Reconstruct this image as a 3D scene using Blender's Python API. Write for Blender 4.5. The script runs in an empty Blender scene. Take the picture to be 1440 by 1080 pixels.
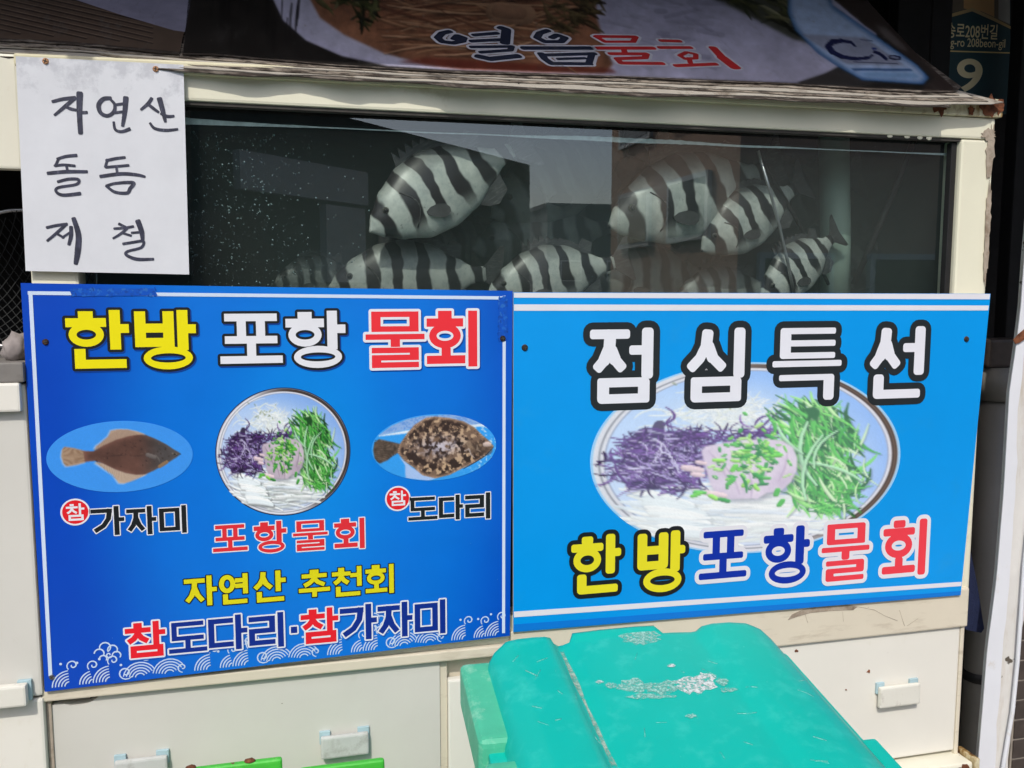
import bpy, bmesh, math, random
import numpy as np
from mathutils import Vector, Matrix, noise
from mathutils.geometry import delaunay_2d_cdt

R = math.radians
rnd = random.Random(7)
scene = bpy.context.scene
COL = scene.collection

# ------------------------------------------------------------------ camera
F_PX, CX, CY = 1250.0, 720.0, 540.0            # focal length and centre in pixels of the 1440x1080 photograph
CAM = Vector((0.0, -1.65, 1.5))
YAW, PITCH = R(14.0), R(6.0)
FWD = Vector((math.sin(YAW) * math.cos(PITCH), math.cos(YAW) * math.cos(PITCH), -math.sin(PITCH)))
RGT = Vector((math.cos(YAW), -math.sin(YAW), 0.0))
UPV = RGT.cross(FWD)
cam_data = bpy.data.cameras.new('camera')
cam_data.sensor_width = 36.0
cam_data.lens = 36.0 * F_PX / 1440.0
cam_data.clip_start = 0.02
cam_data.clip_end = 500.0
cam = bpy.data.objects.new('camera', cam_data)
m3 = Matrix((RGT, UPV, -FWD)).transposed()
cam.matrix_world = Matrix.Translation(CAM) @ m3.to_4x4()
COL.objects.link(cam)
scene.camera = cam

# ------------------------------------------------------------------ sky, sun, exposure
SUN_DIR = Vector((0.30, 0.70, -0.80)).normalized()      # the way the light travels
sun_elev = math.asin(-SUN_DIR.z)
sun_rot = math.atan2(-SUN_DIR.x, -SUN_DIR.y)
world = bpy.data.worlds.new('World')
scene.world = world
world.use_nodes = True
wn = world.node_tree
wn.nodes.clear()
sky = wn.nodes.new('ShaderNodeTexSky')
sky.sky_type = 'NISHITA'
sky.sun_disc = False
sky.sun_elevation = sun_elev
sky.sun_rotation = sun_rot
sky.air_density = 1.0
sky.dust_density = 2.0
sky.ozone_density = 1.0
bg = wn.nodes.new('ShaderNodeBackground')
bg.inputs['Strength'].default_value = 0.15
wo = wn.nodes.new('ShaderNodeOutputWorld')
wn.links.new(sky.outputs[0], bg.inputs[0])
wn.links.new(bg.outputs[0], wo.inputs[0])
sun_data = bpy.data.lights.new('sun', 'SUN')
sun_data.energy = 2.0
sun_data.angle = R(0.6)
sun_data.color = (1.0, 0.95, 0.87)
sun = bpy.data.objects.new('sun', sun_data)
sun.rotation_euler = SUN_DIR.to_track_quat('-Z', 'Y').to_euler()
sun.location = (-2, -6, 6)
COL.objects.link(sun)
scene.view_settings.view_transform = 'Standard'
scene.view_settings.look = 'None'
scene.view_settings.gamma = 1.0
scene.view_settings.use_curve_mapping = False
scene.view_settings.exposure = 0.38
scene.cycles.use_denoising = True
scene.cycles.max_bounces = 8
scene.cycles.transparent_max_bounces = 16
scene.cycles.volume_bounces = 1

# ------------------------------------------------------------------ geometry helpers
def ray(px, py):
    return FWD + RGT * ((px - CX) / F_PX) - UPV * ((py - CY) / F_PX)

def PY(px, py, Y=0.0):
    d = ray(px, py)
    return CAM + d * ((Y - CAM.y) / d.y)

def PZ(px, py, Z):
    d = ray(px, py)
    return CAM + d * ((Z - CAM.z) / d.z)

def lin(c):
    c = c / 255.0
    return c / 12.92 if c <= 0.04045 else ((c + 0.055) / 1.055) ** 2.4

def rgb(r, g, b):
    return (lin(r), lin(g), lin(b), 1.0)

def tag(o, label=None, cat=None, group=None, kind=None):
    if label: o['label'] = label
    if cat: o['category'] = cat
    if group: o['group'] = group
    if kind: o['kind'] = kind
    return o

def empty(name, loc, label=None, cat=None, group=None):
    o = bpy.data.objects.new(name, None)
    o.empty_display_size = 0.05
    o.location = loc
    COL.objects.link(o)
    return tag(o, label, cat, group)

def world_loc(o):
    v = Vector((0, 0, 0))
    while o is not None:
        v += o.location
        o = o.parent
    return v

def obj(name, verts, faces, mat, parent=None, origin=None, smooth=False):
    """verts are world coordinates"""
    base = world_loc(parent) if parent is not None else Vector((0, 0, 0))
    org = Vector(origin) if origin is not None else base
    me = bpy.data.meshes.new(name)
    me.from_pydata([tuple(Vector(v) - org) for v in verts], [], faces)
    me.update()
    if smooth:
        me.polygons.foreach_set('use_smooth', [True] * len(me.polygons))
    o = bpy.data.objects.new(name, me)
    o.location = org - base
    if parent is not None:
        o.parent = parent
    COL.objects.link(o)
    mats = mat if isinstance(mat, (list, tuple)) else [mat]
    for m in mats:
        me.materials.append(m)
    return o

def from_bm(name, bm, mat, parent=None, origin=None, smooth=False):
    bm.normal_update()
    bmesh.ops.recalc_face_normals(bm, faces=bm.faces)
    bm.verts.index_update()
    v = [x.co.copy() for x in bm.verts]
    f = [[x.index for x in p.verts] for p in bm.faces]
    bm.free()
    return obj(name, v, f, mat, parent, origin, smooth)

def bm_box(lo, hi, bevel=0.003, seg=2, bm=None):
    own = bm is None
    b2 = bmesh.new()
    bmesh.ops.create_cube(b2, size=1.0)
    lo, hi = Vector(lo), Vector(hi)
    for v in b2.verts:
        v.co = Vector((lo[i] + (v.co[i] + 0.5) * (hi[i] - lo[i]) for i in range(3)))
    if bevel > 0:
        bmesh.ops.bevel(b2, geom=list(b2.edges), offset=bevel, segments=seg, profile=0.6, affect='EDGES')
    if own:
        return b2
    me = bpy.data.meshes.new('tmp')
    b2.to_mesh(me)
    b2.free()
    bm.from_mesh(me)
    bpy.data.meshes.remove(me)
    return bm

def box(name, lo, hi, mat, parent=None, bevel=0.003, seg=2, origin=None):
    return from_bm(name, bm_box(lo, hi, bevel, seg), mat, parent, origin)

def tube_vf(pts, rad, n=8, vf=None, closed=False):
    """tube along points; rad number or list"""
    verts, faces = vf if vf else ([], [])
    pts = [Vector(p) for p in pts]
    base = len(verts)
    k = len(pts)
    prev_u = None
    for i, p in enumerate(pts):
        if closed:
            d = (pts[(i + 1) % k] - pts[i - 1]).normalized()
        else:
            d = (pts[min(i + 1, k - 1)] - pts[max(i - 1, 0)]).normalized()
        u = d.cross(Vector((0.123, 0.345, 0.93)) if prev_u is None else d.cross(prev_u).cross(d) * -1 if False else Vector((0.123, 0.345, 0.93)))
        if prev_u is not None:
            u = prev_u - d * prev_u.dot(d)
        u.normalize()
        prev_u = u
        w = d.cross(u)
        r_ = rad[i] if isinstance(rad, (list, tuple)) else rad
        for j in range(n):
            a = 2 * math.pi * j / n
            verts.append(p + (u * math.cos(a) + w * math.sin(a)) * r_)
    rng = k if closed else k - 1
    for i in range(rng):
        for j in range(n):
            a = base + i * n + j
            b = base + i * n + (j + 1) % n
            c = base + ((i + 1) % k) * n + (j + 1) % n
            d_ = base + ((i + 1) % k) * n + j
            faces.append((a, b, c, d_))
    if not closed:
        faces.append(tuple(base + j for j in reversed(range(n))))
        faces.append(tuple(base + (k - 1) * n + j for j in range(n)))
    return verts, faces

def tube(name, pts, rad, mat, parent=None, n=10, closed=False, origin=None):
    v, f = tube_vf(pts, rad, n, None, closed)
    return obj(name, v, f, mat, parent, origin, smooth=True)

def slab_vf(front, back):
    """closed solid from matching front and back loops"""
    n = len(front)
    v = list(front) + list(back)
    f = [tuple(range(n)), tuple(range(2 * n - 1, n - 1, -1))]
    for i in range(n):
        j = (i + 1) % n
        f.append((j, i, n + i, n + j))
    return v, f

# ------------------------------------------------------------------ materials
def new_mat(name):
    m = bpy.data.materials.new(name)
    m.use_nodes = True
    nt = m.node_tree
    return m, nt, nt.nodes['Principled BSDF']

def N(nt, t, **kw):
    n = nt.nodes.new(t)
    for k, v in kw.items():
        if k in n.inputs:
            n.inputs[k].default_value = v
        else:
            setattr(n, k, v)
    return n

def noise_node(nt, scale, detail=4.0, rough=0.6, vec=None):
    n = N(nt, 'ShaderNodeTexNoise')
    n.inputs['Scale'].default_value = scale
    n.inputs['Detail'].default_value = detail
    n.inputs['Roughness'].default_value = rough
    if vec is not None:
        nt.links.new(vec, n.inputs['Vector'])
    return n

def ramp(nt, src, p0, p1, c0=(0, 0, 0, 1), c1=(1, 1, 1, 1)):
    r = N(nt, 'ShaderNodeValToRGB')
    r.color_ramp.elements[0].position = p0
    r.color_ramp.elements[1].position = p1
    r.color_ramp.elements[0].color = c0
    r.color_ramp.elements[1].color = c1
    nt.links.new(src, r.inputs[0])
    return r

def mixc(nt, fac, a, b, blend='MIX'):
    m = N(nt, 'ShaderNodeMix', data_type='RGBA', blend_type=blend)
    for sock, val in ((m.inputs[0], fac), (m.inputs[6], a), (m.inputs[7], b)):
        if isinstance(val, (int, float, tuple)):
            sock.default_value = val
        else:
            nt.links.new(val, sock)
    return m.outputs[2]

def paint(name, col, rough=0.5, var=0.12, scale=5.0, dirt=None, dirt_lo=0.55, dirt_hi=0.75, dirt_scale=9.0,
          speck=None, speck_scale=90.0, speck_lo=0.70, bump=0.0, bump_scale=60.0, spec=0.4, metallic=0.0, stretch=None):
    m, nt, b = new_mat(name)
    tc = N(nt, 'ShaderNodeTexCoord')
    vec = tc.outputs['Object']
    if stretch:
        mp = N(nt, 'ShaderNodeMapping')
        mp.inputs['Scale'].default_value = stretch
        nt.links.new(vec, mp.inputs[0])
        svec = mp.outputs[0]
    else:
        svec = vec
    n1 = noise_node(nt, scale, 5.0, 0.6, vec)
    lo = tuple(c * (1 - var) for c in col[:3]) + (1,)
    hi = tuple(min(1, c * (1 + var)) for c in col[:3]) + (1,)
    c = ramp(nt, n1.outputs[0], 0.3, 0.7, lo, hi).outputs[0]
    if dirt is not None:
        n2 = noise_node(nt, dirt_scale, 8.0, 0.68, svec)
        r2 = ramp(nt, n2.outputs[0], dirt_lo, dirt_hi)
        c = mixc(nt, r2.outputs[0], c, dirt)
    if speck is not None:
        n3 = noise_node(nt, speck_scale, 3.0, 0.6, vec)
        r3 = ramp(nt, n3.outputs[0], speck_lo, speck_lo + 0.03)
        c = mixc(nt, r3.outputs[0], c, speck)
    nt.links.new(c, b.inputs['Base Color'])
    b.inputs['Roughness'].default_value = rough
    b.inputs['Specular IOR Level'].default_value = spec
    b.inputs['Metallic'].default_value = metallic
    if bump > 0:
        n4 = noise_node(nt, bump_scale, 4.0, 0.6, vec)
        bp = N(nt, 'ShaderNodeBump')
        bp.inputs['Strength'].default_value = bump
        bp.inputs['Distance'].default_value = 0.004
        nt.links.new(n4.outputs[0], bp.inputs['Height'])
        nt.links.new(bp.outputs[0], b.inputs['Normal'])
    return m

def print_mat(name, rough=0.38, var=0.06, scale=8.0, spec=0.35, grime=0.0):
    m, nt, b = new_mat(name)
    at = N(nt, 'ShaderNodeAttribute')
    at.attribute_name = 'Col'
    tc = N(nt, 'ShaderNodeTexCoord')
    n1 = noise_node(nt, scale, 6.0, 0.65, tc.outputs['Object'])
    lo = (1 - var,) * 3 + (1,)
    r1 = ramp(nt, n1.outputs[0], 0.35, 0.65, lo, (1, 1, 1, 1))
    c = mixc(nt, 1.0, at.outputs['Color'], r1.outputs[0], 'MULTIPLY')
    if grime > 0:
        mp = N(nt, 'ShaderNodeMapping')
        mp.inputs['Scale'].default_value = (1.0, 0.25, 0.25)
        nt.links.new(tc.outputs['Object'], mp.inputs[0])
        n2 = noise_node(nt, 45.0, 7.0, 0.7, mp.outputs[0])
        r2 = ramp(nt, n2.outputs[0], 0.56, 0.74, (0, 0, 0, 1), (grime,) * 3 + (1,))
        c = mixc(nt, r2.outputs[0], c, (0.10, 0.095, 0.09, 1))
    nt.links.new(c, b.inputs['Base Color'])
    b.inputs['Roughness'].default_value = rough
    b.inputs['Specular IOR Level'].default_value = spec
    return m

M = {}
M['print'] = print_mat('sign_print', 0.42, 0.05)
M['photo_print'] = print_mat('photo_print', 0.42, 0.04, 30.0, 0.35)
M['roof_photo'] = print_mat('banner_photo', 0.40, 0.12, 14.0, 0.4, 0.25)
M['roof_print'] = print_mat('weathered_print', 0.55, 0.25, 14.0, 0.3, 0.55)
CREAM_DIRT = rgb(150, 135, 110)
M['cream'] = paint('cream_paint', rgb(226, 223, 206), 0.45, 0.05, 4.0, rgb(176, 160, 128), 0.58, 0.86, 7.0, rgb(120, 95, 65), 55.0, 0.735, 0.04)
M['cream_frame'] = paint('cream_frame_paint', rgb(229, 226, 204), 0.42, 0.05, 4.0, rgb(190, 175, 140), 0.60, 0.85, 9.0, rgb(110, 90, 60), 70.0, 0.74, 0.05, 120)
M['door_white'] = paint('door_white', rgb(228, 225, 216), 0.42, 0.04, 3.0, rgb(196, 186, 164), 0.60, 0.92, 5.0, rgb(120, 95, 70), 38.0, 0.75, 0.03, stretch=(1.2, 1, 0.7))
M['door_grey'] = paint('door_grey', rgb(208, 206, 199), 0.42, 0.06, 2.5, rgb(176, 168, 150), 0.58, 0.92, 4.0, rgb(95, 80, 65), 42.0, 0.74, 0.04, stretch=(1.2, 1, 0.7))  # greyer than door_white: shade on the left door put into its colour
M['rail_dirty'] = paint('rail_dirty', rgb(216, 207, 188), 0.5, 0.05, 5.0, rgb(172, 158, 138), 0.54, 0.80, 16.0, rgb(80, 68, 56), 70.0, 0.745, 0.08, 40, stretch=(0.35, 1, 1.6))
M['peel'] = paint('peeled_filler', rgb(168, 155, 140), 0.8, 0.2, 30.0, rgb(120, 100, 80), 0.5, 0.7, 25.0, None, bump=0.4)
M['handle'] = paint('handle_white', rgb(222, 220, 210), 0.5, 0.05, 8.0, rgb(170, 165, 155), 0.55, 0.8, 30.0, None, bump=0.08)
M['handle_grey'] = paint('handle_grey', rgb(196, 198, 196), 0.55, 0.06, 20.0, rgb(160, 160, 155), 0.5, 0.75, 40.0, None, bump=0.15)
M['bluetape'] = paint('blue_tape', rgb(166, 192, 200), 0.6, 0.1, 20.0)
M['black'] = paint('black_cloth', (0.006, 0.006, 0.007, 1), 0.8, 0.3, 20.0)
M['darkwall'] = paint('dark_wall', (0.012, 0.011, 0.011, 1), 0.85, 0.4, 5.0, (0.03, 0.027, 0.024, 1), 0.5, 0.8)  # near-black: gloom behind and beside the tank put into the colour
M['rubber'] = paint('black_rubber', (0.015, 0.015, 0.016, 1), 0.5, 0.2, 20.0)
M['gap'] = paint('seam_dark', (0.05, 0.045, 0.04, 1), 0.8, 0.3, 30.0)
M['steel'] = paint('screw_steel', (0.35, 0.33, 0.3, 1), 0.35, 0.2, 60.0, metallic=1.0)
M['screw_dark'] = paint('screw_dark', (0.03, 0.025, 0.022, 1), 0.5, 0.4, 80.0, rgb(120, 70, 40), 0.5, 0.7, 80.0, metallic=0.4)
M['screw_copper'] = paint('screw_copper', rgb(190, 140, 100), 0.35, 0.2, 80.0, metallic=0.7)
M['teal'] = paint('teal_plastic', rgb(6, 179, 164), 0.40, 0.05, 4.0, rgb(56, 194, 180), 0.52, 0.80, 26.0, rgb(150, 214, 200), 190.0, 0.75, 0.06, 30, spec=0.35)
M['teal_faded'] = paint('teal_faded', rgb(76, 182, 146), 0.5, 0.08, 18.0, rgb(140, 205, 175), 0.52, 0.72, 30.0, rgb(210, 225, 210), 120.0, 0.74, 0.15, 80)
M['lime'] = paint('lime_paint', rgb(72, 186, 62), 0.45, 0.1, 12.0, rgb(110, 200, 90), 0.55, 0.7, 40.0, rgb(110, 65, 40), 45.0, 0.70, 0.2, 60)
M['rust'] = paint('rust', rgb(125, 75, 48), 0.85, 0.4, 60.0, rgb(70, 38, 24), 0.45, 0.65, 70.0, None, bump=0.8)
M['dirtline'] = paint('dried_dirt', rgb(196, 200, 186), 0.9, 0.2, 50.0)
def scuff_mat(name, col, lo, hi, scale):
    m, nt, b = new_mat(name)
    tc = N(nt, 'ShaderNodeTexCoord')
    n1 = noise_node(nt, scale, 6.0, 0.7, tc.outputs['Object'])
    r1 = ramp(nt, n1.outputs[0], lo, hi)
    n2 = noise_node(nt, scale * 2.5, 4.0, 0.6, tc.outputs['Object'])
    c = ramp(nt, n2.outputs[0], 0.35, 0.65, tuple(x * 0.72 for x in col[:3]) + (1,), col)
    nt.links.new(c.outputs[0], b.inputs['Base Color'])
    b.inputs['Roughness'].default_value = 0.85
    nt.links.new(r1.outputs[0], b.inputs['Alpha'])
    return m
M['residue'] = scuff_mat('worn_scuff', rgb(160, 214, 202), 0.38, 0.60, 150.0)
M['groove_dirt'] = scuff_mat('groove_dirt', rgb(176, 198, 184), 0.36, 0.62, 70.0)
M['label_white'] = scuff_mat('torn_label', rgb(220, 228, 226), 0.40, 0.56, 120.0)
M['pvc'] = paint('grey_pvc', rgb(120, 118, 112), 0.5, 0.12, 6.0, rgb(150, 110, 50), 0.6, 0.8, 6.0, None, stretch=(1, 1, 0.25))
M['pvc_pale'] = paint('pale_pvc', rgb(196, 220, 205), 0.4, 0.08, 8.0)
M['navy'] = paint('navy_cloth', rgb(28, 38, 72), 0.9, 0.2, 40.0, bump=0.4, bump_scale=200)
M['plaster'] = paint('peeling_plaster', rgb(214, 212, 208), 0.75, 0.07, 9.0, rgb(176, 158, 134), 0.50, 0.70, 7.0, rgb(92, 84, 74), 24.0, 0.67, 0.35, 40, stretch=(1, 1, 0.22))
M['white_sheet'] = paint('white_sheet', rgb(222, 224, 230), 0.5, 0.04, 6.0, rgb(190, 175, 150), 0.62, 0.8, 9.0)
M['red'] = paint('red_panel', rgb(190, 32, 44), 0.5, 0.1, 8.0)
M['tile_dark'] = paint('dark_tile', rgb(70, 62, 58), 0.5, 0.25, 30.0)
M['grout'] = paint('grout', rgb(150, 142, 132), 0.9, 0.15, 40.0)
M['vinyl_edge'] = paint('vinyl_edge', rgb(150, 140, 128), 0.7, 0.15, 25.0, rgb(58, 50, 44), 0.42, 0.58, 30.0, rgb(30, 26, 22), 60.0, 0.68, 0.1, stretch=(1, 1, 6))
M['vinyl_dark'] = paint('vinyl_dark', rgb(58, 50, 45), 0.75, 0.3, 25.0, rgb(120, 112, 104), 0.5, 0.62, 24.0, stretch=(1, 1, 6))
M['vinyl_light'] = paint('vinyl_light', rgb(172, 166, 156), 0.65, 0.08, 20.0, rgb(120, 108, 96), 0.55, 0.72, 22.0, rgb(40, 34, 30), 70.0, 0.72)
M['ink'] = paint('marker_ink', rgb(52, 54, 72), 0.5, 0.45, 90.0, rgb(110, 112, 128), 0.56, 0.72, 130.0, stretch=(1, 1, 0.3))
M['net'] = paint('net_cord', (0.02, 0.022, 0.022, 1), 0.8, 0.3, 60.0)
M['alu'] = paint('hoop_metal', (0.5, 0.5, 0.5, 1), 0.35, 0.2, 30.0, metallic=0.9)
M['greyshelf'] = paint('grey_shelf', rgb(128, 124, 120), 0.6, 0.1, 8.0, rgb(80, 74, 70), 0.5, 0.8)
M['stone'] = paint('pale_rag', rgb(150, 142, 140), 0.9, 0.2, 20.0)
M['asphalt'] = paint('asphalt', (0.05, 0.05, 0.05, 1), 0.9, 0.2, 20.0, (0.08, 0.078, 0.075, 1), 0.5, 0.7, 6.0, bump=0.5, bump_scale=120)
M['paver'] = paint('pavement', rgb(140, 136, 130), 0.85, 0.12, 9.0, rgb(100, 96, 90), 0.5, 0.75, 4.0, bump=0.3)
M['brickwall'] = paint('brown_wall', rgb(206, 172, 146), 0.8, 0.10, 2.0)
M['greywall'] = paint('grey_wall', rgb(120, 120, 118), 0.8, 0.12, 1.0)
M['darkfacade'] = paint('dark_facade', rgb(70, 78, 72), 0.8, 0.15, 1.0)
M['window_glass'] = paint('window_glass', (0.03, 0.035, 0.04, 1), 0.1, 0.1, 1.0, spec=0.6)
M['window_white'] = paint('window_white', rgb(215, 215, 210), 0.5, 0.05, 3.0)
M['canopy'] = paint('canopy_sheet', rgb(92, 88, 84), 0.7, 0.15, 4.0)

# wall paint with rust bleeding at the far end (trim of the tank)
def rust_trim_mat():
    m, nt, b = new_mat('rusty_cream_trim')
    tc = N(nt, 'ShaderNodeTexCoord')
    n1 = noise_node(nt, 5.0, 5.0, 0.6, tc.outputs['Object'])
    c = ramp(nt, n1.outputs[0], 0.35, 0.7, rgb(205, 198, 165), rgb(232, 226, 196)).outputs[0]
    mp = N(nt, 'ShaderNodeMapping')
    mp.inputs['Scale'].default_value = (1.0, 1.0, 0.5)
    nt.links.new(tc.outputs['Object'], mp.inputs[0])
    n2 = noise_node(nt, 26.0, 7.0, 0.7, mp.outputs[0])
    sx = N(nt, 'ShaderNodeSeparateXYZ')
    nt.links.new(tc.outputs['Object'], sx.inputs[0])
    mr = N(nt, 'ShaderNodeMapRange')
    mr.inputs['From Min'].default_value = 0.55
    mr.inputs['From Max'].default_value = 0.99
    mr.inputs['To Min'].default_value = -0.16
    mr.inputs['To Max'].default_value = 0.20
    nt.links.new(sx.outputs['X'], mr.inputs['Value'])
    ad = N(nt, 'ShaderNodeMath', operation='ADD')
    nt.links.new(n2.outputs[0], ad.inputs[0])
    nt.links.new(mr.outputs[0], ad.inputs[1])
    r2 = ramp(nt, ad.outputs[0], 0.54, 0.72)
    c = mixc(nt, r2.outputs[0], c, rgb(150, 118, 62))
    r3 = ramp(nt, ad.outputs[0], 0.69, 0.80)
    c = mixc(nt, r3.outputs[0], c, rgb(80, 46, 28))
    nt.links.new(c, b.inputs['Base Color'])
    b.inputs['Roughness'].default_value = 0.55
    return m
M['trim'] = rust_trim_mat()

# sign background inks
def left_sign_mat():
    m, nt, b = new_mat('blue_gradient_print')
    tc = N(nt, 'ShaderNodeTexCoord')
    mp = N(nt, 'ShaderNodeMapping')
    mp.inputs['Location'].default_value = (-0.06, 0, -0.80)
    nt.links.new(tc.outputs['Object'], mp.inputs[0])
    m2 = N(nt, 'ShaderNodeMapping')
    m2.inputs['Scale'].default_value = (2.25, 0, 1.15)
    m2.inputs['Location'].default_value = (-0.05 * 2.25, 0, -0.40 * 1.15)
    nt.links.new(tc.outputs['Object'], m2.inputs[0])
    ln = N(nt, 'ShaderNodeVectorMath', operation='LENGTH')
    nt.links.new(m2.outputs[0], ln.inputs[0])
    r = N(nt, 'ShaderNodeValToRGB')
    r.color_ramp.interpolation = 'EASE'
    e = r.color_ramp.elements
    e[0].position = 0.0; e[0].color = rgb(0, 138, 230)
    e[1].position = 1.0; e[1].color = rgb(0, 70, 188)
    x = e.new(0.5); x.color = rgb(0, 114, 218)
    nt.links.new(ln.outputs['Value'], r.inputs[0])
    n1 = noise_node(nt, 10.0, 5.0, 0.6, tc.outputs['Object'])
    rr = ramp(nt, n1.outputs[0], 0.35, 0.65, (0.95, 0.95, 0.95, 1), (1, 1, 1, 1))
    c = mixc(nt, 1.0, r.outputs[0], rr.outputs[0], 'MULTIPLY')
    n2 = noise_node(nt, 120.0, 3.0, 0.6, tc.outputs['Object'])
    r2 = ramp(nt, n2.outputs[0], 0.76, 0.78)
    c = mixc(nt, r2.outputs[0], c, rgb(150, 190, 225))
    nt.links.new(c, b.inputs['Base Color'])
    b.inputs['Roughness'].default_value = 0.36
    b.inputs['Specular IOR Level'].default_value = 0.42
    n5 = noise_node(nt, 4.0, 2.0, 0.5, tc.outputs['Object'])
    bp = N(nt, 'ShaderNodeBump')
    bp.inputs['Strength'].default_value = 0.25
    bp.inputs['Distance'].default_value = 0.02
    nt.links.new(n5.outputs[0], bp.inputs['Height'])
    nt.links.new(bp.outputs[0], b.inputs['Normal'])
    return m
M['left_bg'] = left_sign_mat()
M['right_bg'] = paint('azure_print', rgb(0, 150, 232), 0.36, 0.04, 4.0, rgb(30, 150, 222), 0.58, 0.85, 7.0, rgb(30, 80, 130), 55.0, 0.77, 0.12, 4.0, spec=0.42)
M['board_edge'] = paint('board_edge', rgb(222, 222, 224), 0.5, 0.05, 20.0, rgb(150, 140, 125), 0.5, 0.8, 25.0)

# laminated paper
def paper_mat():
    m, nt, b = new_mat('laminated_paper')
    tc = N(nt, 'ShaderNodeTexCoord')
    n1 = noise_node(nt, 9.0, 6.0, 0.65, tc.outputs['Object'])
    c = ramp(nt, n1.outputs[0], 0.35, 0.65, rgb(212, 214, 220), rgb(220, 222, 228)).outputs[0]
    n2 = noise_node(nt, 24.0, 8.0, 0.7, tc.outputs['Object'])
    sx = N(nt, 'ShaderNodeSeparateXYZ')
    nt.links.new(tc.outputs['Object'], sx.inputs[0])
    mr = N(nt, 'ShaderNodeMapRange')
    mr.inputs['From Min'].default_value = 0.20
    mr.inputs['From Max'].default_value = 0.34
    mr.inputs['To Min'].default_value = -0.25
    mr.inputs['To Max'].default_value = 0.08
    nt.links.new(sx.outputs['Z'], mr.inputs['Value'])
    ad = N(nt, 'ShaderNodeMath', operation='ADD')
    nt.links.new(n2.outputs[0], ad.inputs[0])
    nt.links.new(mr.outputs[0], ad.inputs[1])
    r2 = ramp(nt, ad.outputs[0], 0.50, 0.62)
    c = mixc(nt, r2.outputs[0], c, rgb(194, 196, 203))  # dirt and a grey reflection put into the colour, stronger towards the top
    nt.links.new(c, b.inputs['Base Color'])
    b.inputs['Roughness'].default_value = 0.5
    b.inputs['Coat Weight'].default_value = 0.6
    b.inputs['Coat Roughness'].default_value = 0.12
    n3 = noise_node(nt, 7.0, 3.0, 0.5, tc.outputs['Object'])
    bp = N(nt, 'ShaderNodeBump')
    bp.inputs['Strength'].default_value = 0.12
    bp.inputs['Distance'].default_value = 0.01
    nt.links.new(n3.outputs[0], bp.inputs['Height'])
    nt.links.new(bp.outputs[0], b.inputs['Coat Normal'])
    return m
M['paper'] = paper_mat()

def glass_mat():
    m, nt, b = new_mat('tank_glass')
    nt.nodes.remove(b)
    out = nt.nodes['Material Output']
    tr = N(nt, 'ShaderNodeBsdfTransparent')
    tr.inputs[0].default_value = (0.86, 0.92, 0.90, 1)
    gl = N(nt, 'ShaderNodeBsdfGlossy')
    gl.inputs['Roughness'].default_value = 0.0
    gl.inputs[0].default_value = (1, 1, 1, 1)
    lw = N(nt, 'ShaderNodeLayerWeight')
    pw = N(nt, 'ShaderNodeMath', operation='POWER')
    nt.links.new(lw.outputs['Facing'], pw.inputs[0])
    pw.inputs[1].default_value = 4.0
    fr = N(nt, 'ShaderNodeMath', operation='MULTIPLY_ADD')      # Schlick, the same from both sides of the pane
    nt.links.new(pw.outputs[0], fr.inputs[0])
    fr.inputs[1].default_value = 0.9
    fr.inputs[2].default_value = 0.11
    mx = N(nt, 'ShaderNodeMixShader')
    nt.links.new(fr.outputs[0], mx.inputs[0])
    nt.links.new(tr.outputs[0], mx.inputs[1])
    nt.links.new(gl.outputs[0], mx.inputs[2])
    # algae film and dried drops
    tc = N(nt, 'ShaderNodeTexCoord')
    df = N(nt, 'ShaderNodeBsdfDiffuse')
    df.inputs[0].default_value = rgb(170, 185, 180)
    n1 = noise_node(nt, 60.0, 6.0, 0.7, tc.outputs['Object'])
    n2 = noise_node(nt, 5.0, 4.0, 0.6, tc.outputs['Object'])
    r1 = ramp(nt, n1.outputs[0], 0.64, 0.72)
    r2 = ramp(nt, n2.outputs[0], 0.40, 0.70)
    mu = N(nt, 'ShaderNodeMath', operation='MULTIPLY')
    nt.links.new(r1.outputs[0], mu.inputs[0])
    nt.links.new(r2.outputs[0], mu.inputs[1])
    m2 = N(nt, 'ShaderNodeMath', operation='MULTIPLY_ADD')
    nt.links.new(mu.outputs[0], m2.inputs[0])
    m2.inputs[1].default_value = 0.22
    m2.inputs[2].default_value = 0.015
    mx2 = N(nt, 'ShaderNodeMixShader')
    nt.links.new(m2.outputs[0], mx2.inputs[0])
    nt.links.new(mx.outputs[0], mx2.inputs[1])
    nt.links.new(df.outputs[0], mx2.inputs[2])
    nt.links.new(mx2.outputs[0], out.inputs['Surface'])
    return m
M['glass'] = glass_mat()

def water_mat():
    m, nt, b = new_mat('murky_water')
    nt.nodes.remove(b)
    out = nt.nodes['Material Output']
    tr = N(nt, 'ShaderNodeBsdfTransparent')
    nt.links.new(tr.outputs[0], out.inputs['Surface'])
    va = N(nt, 'ShaderNodeVolumePrincipled')
    va.inputs['Color'].default_value = (0.34, 0.43, 0.41, 1)
    va.inputs['Density'].default_value = 2.5
    va.inputs['Anisotropy'].default_value = 0.3
    nt.links.new(va.outputs[0], out.inputs['Volume'])
    return m
M['water'] = water_mat()
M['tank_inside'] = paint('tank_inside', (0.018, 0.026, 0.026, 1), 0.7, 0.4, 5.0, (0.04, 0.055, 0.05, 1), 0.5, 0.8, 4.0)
M['foam'] = paint('foam', rgb(190, 205, 205), 0.7, 0.2, 60.0)
M['bubble'] = paint('bubble', rgb(120, 140, 142), 0.2, 0.2, 60.0, spec=0.8)

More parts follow.
